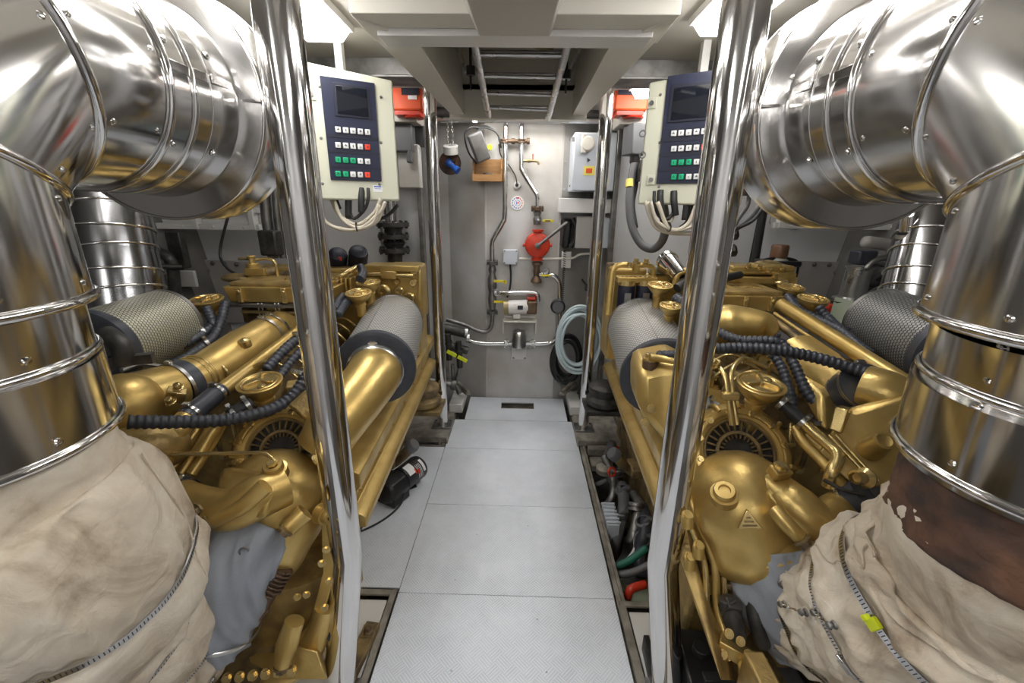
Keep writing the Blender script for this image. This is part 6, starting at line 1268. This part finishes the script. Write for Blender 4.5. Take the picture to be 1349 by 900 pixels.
q = MB(); q.box(W(1047, 283, 2.995), (.055, .012, .17)); tag(q.build('dark_slot', 'dark'), 'dark upright slot in the right bulkhead by the drum', 'slot')
# cable bundles below the cabinets
def bundle(s):
    r_ = thing('cable_bundle', 'cream and black cables looping under the %s control cabinet' % ('left' if s < 0 else 'right'), 'cables', W(465 if s < 0 else 900, 290, 1.9))
    if s < 0: runs = [((440, 264), (452, 290), (475, 300), (500, 280), (508, 266)), ((436, 262), (447, 283), (470, 296), (492, 282), (502, 262)), ((422, 285), (440, 299), (470, 300), (496, 292), (505, 268)), ((420, 275), (432, 295), (460, 303), (490, 295), (500, 270))]; blk = [((441, 262), (446, 276)), ((459, 262), (459, 288)), ((476, 262), (476, 280)), ((485, 262), (480, 276), (466, 288), (458, 272))]; yl = [((524, 270), (512, 283), (500, 288), (486, 286))]
    else: runs = [((857, 266), (866, 292), (890, 303), (915, 295), (925, 270)), ((853, 266), (862, 297), (885, 307), (920, 307), (945, 303)), ((861, 266), (872, 287), (884, 291), (888, 268)), ((866, 266), (882, 302), (905, 296), (918, 268)), ((850, 265), (858, 288), (878, 304), (905, 300), (935, 296))]; blk = [((870, 265), (874, 292)), ((888, 266), (890, 284)), ((905, 266), (902, 290)), ((912, 266), (906, 290), (896, 300)), ((862, 266), (868, 284), (880, 288), (892, 272))]; yl = [((1005, 275), (990, 292), (965, 303))]
    for k, r in enumerate(runs): MB().tube([W(x, y, 1.84 + .02 * (k % 3)) for x, y in r], .0075 + .001 * (k % 2), 8, 8).build('cream_cable', 'ccable', r_, sharp=180)
    for k, r in enumerate(blk): MB().tube([W(r[0][0], r[0][1] - 14, 1.88)] + [W(x, y, 1.87) for x, y in r], .014 if k < 3 else .007, 10, 6).build('black_cable', 'cable', r_, sharp=180)
    for k, r in enumerate(yl): MB().tube([W(x, y, 2.0) for x, y in r], .008, 8, 6).build('tagged_cable', 'cable', r_, sharp=180)
    q = MB(); q.torus(W(470 if s < 0 else 881, 299, 1.84), (1, .2, .1), .018, .0025, 14, 5); q.build('cable_tie', 'black', r_)
bundle(-1); bundle(1)
q = MB(); q.tube([W(303, 275, 2.2), W(290, 330, 2.2), W(298, 352, 2.15), W(318, 365, 2.1)], .007, 8, 8); tag(q.build('hanging_cable', 'cable', sharp=180), 'thin black cable hanging in a loop behind the left engine box', 'cable')
q = MB()
for dx in (0, 14, 26): q.tube([W(348 + dx, 240, 2.5), W(352 + dx, 290, 2.5), W(360 + dx, 340, 2.5)], .03 - dx * .0006, 12)
tag(q.build('pipe_trio', 'dsteel', sharp=60), 'three dark upright pipes left of the left near post', 'pipes')
q = MB(); q.box(W(357, 320, 2.45), (.10, .08, .14)); tag(q.build('relay_block', 'iron', bevel=.01), 'dark block on the left bulkhead above the gold engine box', 'box')
# coolant header tank with brown cap
r_ = thing('header_tank', 'grey bottle tank with brown cap and black frame behind the right engine', 'tank', W(1025, 375, 2.6))
p = W(1024, 346, 2.5); q = MB(); q.box(p - V((0, 0, .10)), (.17, .12, .20)); q.lathe([(.07, -.02), (.05, .02), (.045, .03), (0, .03)], p, (0, 0, 1), 22); q.build('bottle', 'tank', r_, bevel=.02)
q = MB(); q.lathe([(0, .10), (.040, .10), (.045, .09), (.045, .03), (.03, .02)], p, (0, 0, 1), 24); q.build('brown_cap', 'amber', r_)
q = MB(); q.box(p + V((0, 0, -.0)), (.19, .14, .03)); q.tube([p + V((-.10, -.02, -.2)), p + V((-.105, -.02, -.02)), p + V((-.06, -.02, .02)), p + V((.06, -.02, .02)), p + V((.105, -.02, -.02)), p + V((.10, -.02, -.2))], .012, 8, 4); q.build('bracket_frame', 'black', r_, bevel=.004)
# pump motor, hoses and dark clutter beyond the right bulkhead edge
r_ = thing('motor_pump', 'upright silver motor on red feet behind the right engine', 'pump', W(1125, 405, 2.3))
p = W(1126, 378, 2.2); q = MB(); q.lathe([(0, -.14), (.085, -.14), (.085, -.12), (.058, -.11), (.055, .03), (.06, .035), (.06, .045), (0, .045)], p + V((0, 0, .06)), (0, 0, 1), 28); q.build('motor', 'brush', r_)
q = MB(); q.box(p + V((.0, 0, .15)), (.09, .08, .07)); q.build('terminal_cap', 'rubber', r_, bevel=.01)
for dx in (-.14, .06): q = MB(); q.box(p + V((dx, -.05, -.10)), (.05, .05, .04)); q.build('foot', 'red', r_, bevel=.008)
q = MB(); q.box(p + V((-.02, -.02, -.075)), (.22, .12, .02)); q.build('base', 'iron', r_)
for k, pts in enumerate((((1140, 355), (1150, 345), (1165, 340), (1180, 345)), ((1140, 375), (1158, 362), (1180, 368), (1192, 372)), ((1138, 365), (1142, 345), (1160, 348), (1178, 352)), ((1142, 388), (1165, 378), (1188, 380)))):
    q = MB(); q.tube([W(x, y, 2.15 + .05 * k) for x, y in pts], .014, 10, 6); tag(q.build('flexible_line', 'gcable' if k % 2 else 'dsteel', sharp=180), ('highest arching flexible line right of the silver motor', 'third highest flexible line right of the silver motor', 'second highest flexible line right of the silver motor', 'lowest flexible line right of the silver motor')[k], 'hose')
for k, (px, py) in enumerate(((1158, 322), (1150, 343))):
    q = MB(); a_ = W(px - 22, py - 4, 2.4); b_ = W(px + 22, py + 2, 2.4); q.lathe([(0, 0), (.028, .01), (.032, .03), (.032, .16), (.028, .18), (0, .19)], a_, b_ - a_, 20); tag(q.build('grey_cylinder', 'panel', sharp=60), '%s grey cylinder lying in the dark recess at right' % ('upper' if k == 0 else 'lower'), 'cylinder')
q = MB(); q.box(W(1155, 390, 2.35), (.25, .1, .10)); q.sphere(W(1160, 370, 2.35), .06); q.box(W(1165, 360, 2.35), (.12, .1, .1), rot=(0, .3, 0)); tag(q.build('dark_machinery', 'iron', bevel=.01), 'dark machinery lump in the recess right of the silver motor', 'machinery')
q = MB(); q.hexa([W(1088, 440, 1.9), W(1130, 455, 1.75), W(1160, 415, 2.0), W(1100, 398, 2.2)], [W(1088, 432, 1.9), W(1130, 447, 1.75), W(1160, 407, 2.0), W(1100, 390, 2.2)]); tag(q.build('green_tray', 'pgreen', bevel=.004), 'pale green tray beside the right outboard air filter', 'tray')
# left recess clutter
q = MB(); q.hexa([W(208, 372, 2.4), W(222, 420, 2.4), W(262, 400, 2.4), W(240, 350, 2.4)], [W(205, 370, 2.44), W(219, 418, 2.44), W(259, 398, 2.44), W(237, 348, 2.44)]); tag(q.build('strut_plate', 'hull'), 'grey slanted strut plate in the dark recess at left', 'plate')
q = MB(); q.box(W(240, 367, 2.35), (.16, .02, .09)); tag(q.build('grey_tag_plate', 'wallg', bevel=.003), 'small grey plate in the recess above the left outboard filter', 'plate')
q = MB(); q.tube([W(205, 330, 2.3), W(225, 345, 2.3), W(232, 390, 2.3)], .03, 10); q.cyl(W(186, 350, 2.2), W(240, 352, 2.3), .014, seg=10); q.box(W(235, 330, 2.4), (.08, .05, .2)); tag(q.build('recess_machinery', 'iron', bevel=.005), 'dark piping in the recess above the left outboard filter', 'machinery')

# ================================================================ on and under the floor
# black pump on the left plate
r_ = thing('portable_pump', 'black cylindrical pump with red and white label beside the left engine', 'pump', WZ(530, 640, 0))
a_ = WZ(556, 628, .10); a_ = WZ(552, 614, .085); b_ = WZ(492, 660, .085); d = (b_ - a_)
q = MB(); q.lathe([(0, -.01), (.05, -.01), (.062, .0), (.066, .01), (.066, .15), (.060, .155), (.060, .16), (0, .16)], a_, d, 32); mo = q.build('motor', 'black', r_)
dn = d.normalized(); A_, B_, _ = basis(dn)
def lab(par, m, t0, t1, th0, th1, name):
    q = MB(); bm = q.bm; rows = []
    for k in range(9):
        th = th0 + (th1 - th0) * k / 8; v = A_ * math.cos(th) + B_ * math.sin(th); rows.append((bm.verts.new(a_ + dn * t0 + v * .0668), bm.verts.new(a_ + dn * t1 + v * .0668)))
    for x, y in zip(rows, rows[1:]): bm.faces.new((x[0], x[1], y[1], y[0]))
    return q.build(name, m, par, recalc=False)
cand = [(k, (A_ * math.cos(k) + B_ * math.sin(k)).dot((CAM - a_).normalized())) for k in [i * .1 for i in range(63)]]; tb = max(cand, key=lambda x: x[1])[0]
lab(mo, 'sticker', .018, .035, tb - .5, tb + .6, 'white_label'); lab(mo, 'sticker', .085, .135, tb - .8, tb + .2, 'white_label')
for k in range(4): lab(mo, 'sticker', .045 + k * .009, .048 + k * .009, tb - .3, tb + .9, 'label_stripe')
lab(mo, 'red', .062, .078, tb + .1, tb + .5, 'red_label'); lab(mo, 'red', .084, .092, tb - .1, tb + .4, 'red_label')
q = MB(); q.lathe([(.075, .165), (.075, .26), (.06, .28), (0, .28)], a_, d, 8); q.box(a_ + dn * .21 + V((0, 0, -.03)), (.12, .12, .10), R=Matrix((dn, dn.cross(V((0, 0, 1))), V((0, 0, 1)))).transposed()); q.build('pump_head', 'black', r_, bevel=.006)
q = MB(); c = WZ(532, 642, .004); q.box(c, (.13, .07, .008), rot=(0, 0, .6)); q.box(c + V((-.02, .03, .03)), (.11, .008, .06), rot=(0, 0, .6)); q.build('foot_bracket', 'black', r_, bevel=.003)
q = MB(); q.tube([a_ + dn * .10 + V((.03, -.06, .02)), WZ(533, 640, .08), WZ(530, 660, .03), WZ(518, 675, .008), WZ(500, 688, .006), WZ(480, 698, .006), WZ(455, 708, .006)], .005, 8, 8); q.build('power_lead', 'cable', r_, sharp=180)
# oil filler necks with grey caps sticking out low on both engines
for s in (-1, 1):
    c = WZ(541, 589, .28) if s < 0 else WZ(811, 600, .24); base = c + V((-s * -.13, .02, -.12))
    o = MB(); o.tube([c, c.lerp(base, .5) + V((0, 0, -.02)), base], [.030, .024, .035], 18, 5); nk = o.build('oil_filler_neck', 'goldd', eng[s], sharp=60)
    q = MB(); dd = (c - base).normalized(); q.lathe([(0, .035), (.030, .034), (.036, .026), (.036, -.008), (.028, -.012)], c, dd, 10); q.build('filler_cap', 'gcable', nk)
    q = MB(); q.box(base + V((0, 0, .03)), (.09, .12, .05)); q.build('neck_bracket', 'goldd', nk, bevel=.006)
# grey rubber mount block by the far left post
for s in (-1, 1):
    q = MB(); c = W(558, 520, 2.45) if s < 0 else W(796, 520, 2.45); q.lathe([(.09, -.07), (.11, -.05), (.11, -.02), (.085, 0), (.10, .03), (.10, .06), (.06, .08), (0, .08)], c, (0, 0, 1), 30); q.box(c + V((0, 0, -.085)), (.24, .20, .03)); 
    tag(q.build('resilient_mount', 'goldd' if s < 0 else 'iron', bevel=.003), '%s rubber engine mount beside the far %s post' % (('dusty brown', 'left') if s < 0 else ('black', 'right')), 'engine mount')
# bilge hoses in the open slot right of the walkway
random.seed(11)
def bil(pts, z, r, m, lab, seg=10, band_=None):
    q = MB(); q.tube([WZ(x, y, zz) for (x, y), zz in zip(pts, z)], r, seg, 6); o = q.build('bilge_hose', m, sharp=180); tag(o, lab, 'hose', 'hoses in the open bilge slot'); return o
bil([(806, 585), (800, 612), (812, 640), (830, 652)], (.02, .0, -.06, -.1), .03, 'gcable', 'fat grey hose at the far end of the open bilge slot')
bil([(795, 600), (806, 625), (808, 650), (798, 668)], (.06, -.02, -.05, -.12), .022, 'dsteel', 'grey ribbed hose bending left in the far half of the bilge slot')
bil([(820, 640), (822, 670), (812, 705), (806, 732)], (-.02, .0, -.06, -.18), .032, 'gcable', 'thick grey hose running toward the near end in the middle of the bilge slot')
bil([(848, 668), (850, 700), (842, 725), (846, 760)], (.02, .02, -.05, -.1), .030, 'rubber', 'thick dark hose on the engine side of the bilge slot')
bil([(835, 650), (842, 665), (838, 690), (830, 716)], (.03, .03, .0, -.08), .026, 'dsteel', 'grey hose between the two thick hoses of the bilge slot')
bil([(808, 748), (830, 738), (852, 722)], (-.05, -.02, .02), .016, 'greenh', 'upper green hose crossing the near end of the bilge slot')
bil([(812, 758), (834, 754), (856, 744)], (-.05, -.02, .02), .016, 'gcable', 'grey hose crossing just nearer than the green hose')
bil([(826, 788), (832, 776), (850, 770)], (-.06, -.02, -.02), .017, 'red', 'red hose at the near end of the bilge slot')
bil([(790, 578), (806, 566), (820, 560)], (-.03, .0, .0), .012, 'greenh', 'thin green hose at the far end of the bilge slot')
bil([(792, 690), (812, 700), (838, 700), (852, 690)], (-.16, -.14, -.14, -.12), .022, 'cable', 'black hose crossing deep in the bilge slot')
bil([(800, 745), (815, 725), (818, 700)], (-.2, -.2, -.18), .018, 'cable', 'thin black hose lying deep along the bilge slot')
bil([(785, 640), (800, 632), (822, 622)], (-.1, -.06, -.04), .018, 'gcable', 'grey hose crossing the far part of the bilge slot')
bil([(834, 700), (836, 722), (826, 738)], (-.02, -.04, -.06), .007, 'key', 'thin white line in the bilge slot')
for k, (px, py, z) in enumerate(((813, 622, -.0), (820, 648, .0), (818, 680, 0), (848, 690, .03), (838, 668, .04), (846, 712, -.02))):
    q = MB(); p = WZ(px, py, z); q.lathe([(.028, -.022), (.040, -.018), (.040, -.004), (.032, -.002), (.032, .002), (.040, .004), (.040, .018), (.028, .022)], p, (random.uniform(-.5, .5), random.uniform(-.9, .9), .7), 12); q.cyl(p, p + V((.02, -.02, .05)), .014, seg=6)
    tag(q.build('hose_coupling', ('dsteel', 'gcable')[k % 2]), ('farthest', 'second farthest', 'central', 'engine-side near', 'engine-side far', 'nearest')[k] + ' grey coupling in the open bilge slot', 'coupling', 'couplings in the open bilge slot')
q = MB(); p = WZ(803, 690, -.04); q.box(p, (.06, .16, .12)); 
for k in range(6): q.box(p + V((0, -.07 + k * .028, .065)), (.07, .01, .014))
tag(q.build('finned_valve_block', 'box', bevel=.003), 'pale finned valve block at the left edge of the bilge slot', 'valve')
q = MB(); p = WZ(808, 588, .0); q.torus(p, (0, -.3, 1), .028, .010, 20, 8); tag(q.build('red_valve_ring', 'red'), 'red ring on the hoses at the far end of the bilge slot', 'ring'); q = MB(); q.torus(WZ(806, 622, .05), (.4, -.8, .4), .024, .006, 20, 8); tag(q.build('red_hose_clip', 'red'), 'red clip just below the grey filler cap in the bilge slot', 'clip')
q = MB(); q.box(WZ(835, 785, -.14), (.16, .10, .02)); q.box(WZ(812, 772, -.12), (.07, .08, .03)); tag(q.build('bilge_bracket', 'pgreen', bevel=.003), 'pale bracket plate at the near end of the bilge slot', 'bracket')
q = MB(); q.box((.56, 2.42, .0), (.14, .05, .05)); q.box((.54, 2.30, -.02), (.10, .10, .04)); q.lathe([(.05, 0), (.05, .03), (.03, .04), (0, .04)], (.56, 2.22, -.02), (0, 0, 1), 20); tag(q.build('bilge_fitting', 'dirty', bevel=.004), 'dirty fitting in the bilge slot before the far right post', 'fitting')
# bits beside the foot of the near posts
q = MB(); p = WZ(478, 858, .02); q.box(p + V((-.01, -.02, 0)), (.05, .24, .03), rot=(0, 0, -.12)); q.lathe([(.02, .014), (.02, .02), (.013, .022), (.013, .036), (0, .036)], p + V((.0, .06, 0)), (0, 0, 1), 6); q.box(p + V((0, .06, .012)), (.05, .05, .012)); tag(q.build('bolted_clamp', 'goldd', bevel=.003), 'dirty gold bolted clamp bar on the plate by the left near post', 'clamp')
r_ = thing('battery_box', 'black boxy battery case beside the foot of the right near post', 'battery', WZ(905, 900, .0)); p = WZ(930, 890, .10); q = MB(); q.box(p + V((-.02, .0, -.05)), (.12, .20, .24), rot=(0, 0, -.1)); q.build('case', 'black', r_, bevel=.008); q = MB(); q.cyl(p + V((-.02, .02, .07)), p + V((-.02, .02, .095)), .025, seg=16); q.box(p + V((0, -.06, .07)), (.09, .03, .03)); q.build('lid_fitting', 'cable', r_, bevel=.003)
q = MB(); q.box(WZ(857, 876, .02), (.02, .16, .07), rot=(0, 0, -.05)); tag(q.build('black_rubber_strip', 'black', bevel=.003), 'black rubber strip standing left of the right post foot', 'strip')
q = MB(); q.tube([WZ(880, 790, .02), WZ(895, 800, .05), WZ(910, 795, .05), WZ(918, 782, .06)], .012, 8); tag(q.build('loose_cable', 'cable', sharp=180), 'short black cable curving right of the right near post', 'cable')
# ================================================================ render look
w = bpy.data.worlds.new('world'); SC.world = w; w.use_nodes = True
w.node_tree.nodes['Background'].inputs['Color'].default_value = (0.5, 0.5, 0.52, 1); w.node_tree.nodes['Background'].inputs['Strength'].default_value = 0.05
SC.view_settings.view_transform = 'Standard'; SC.view_settings.look = 'None'; SC.view_settings.gamma = 1.0; SC.view_settings.use_curve_mapping = False
SC.view_settings.exposure = 0.0
bpy.context.view_layer.update()
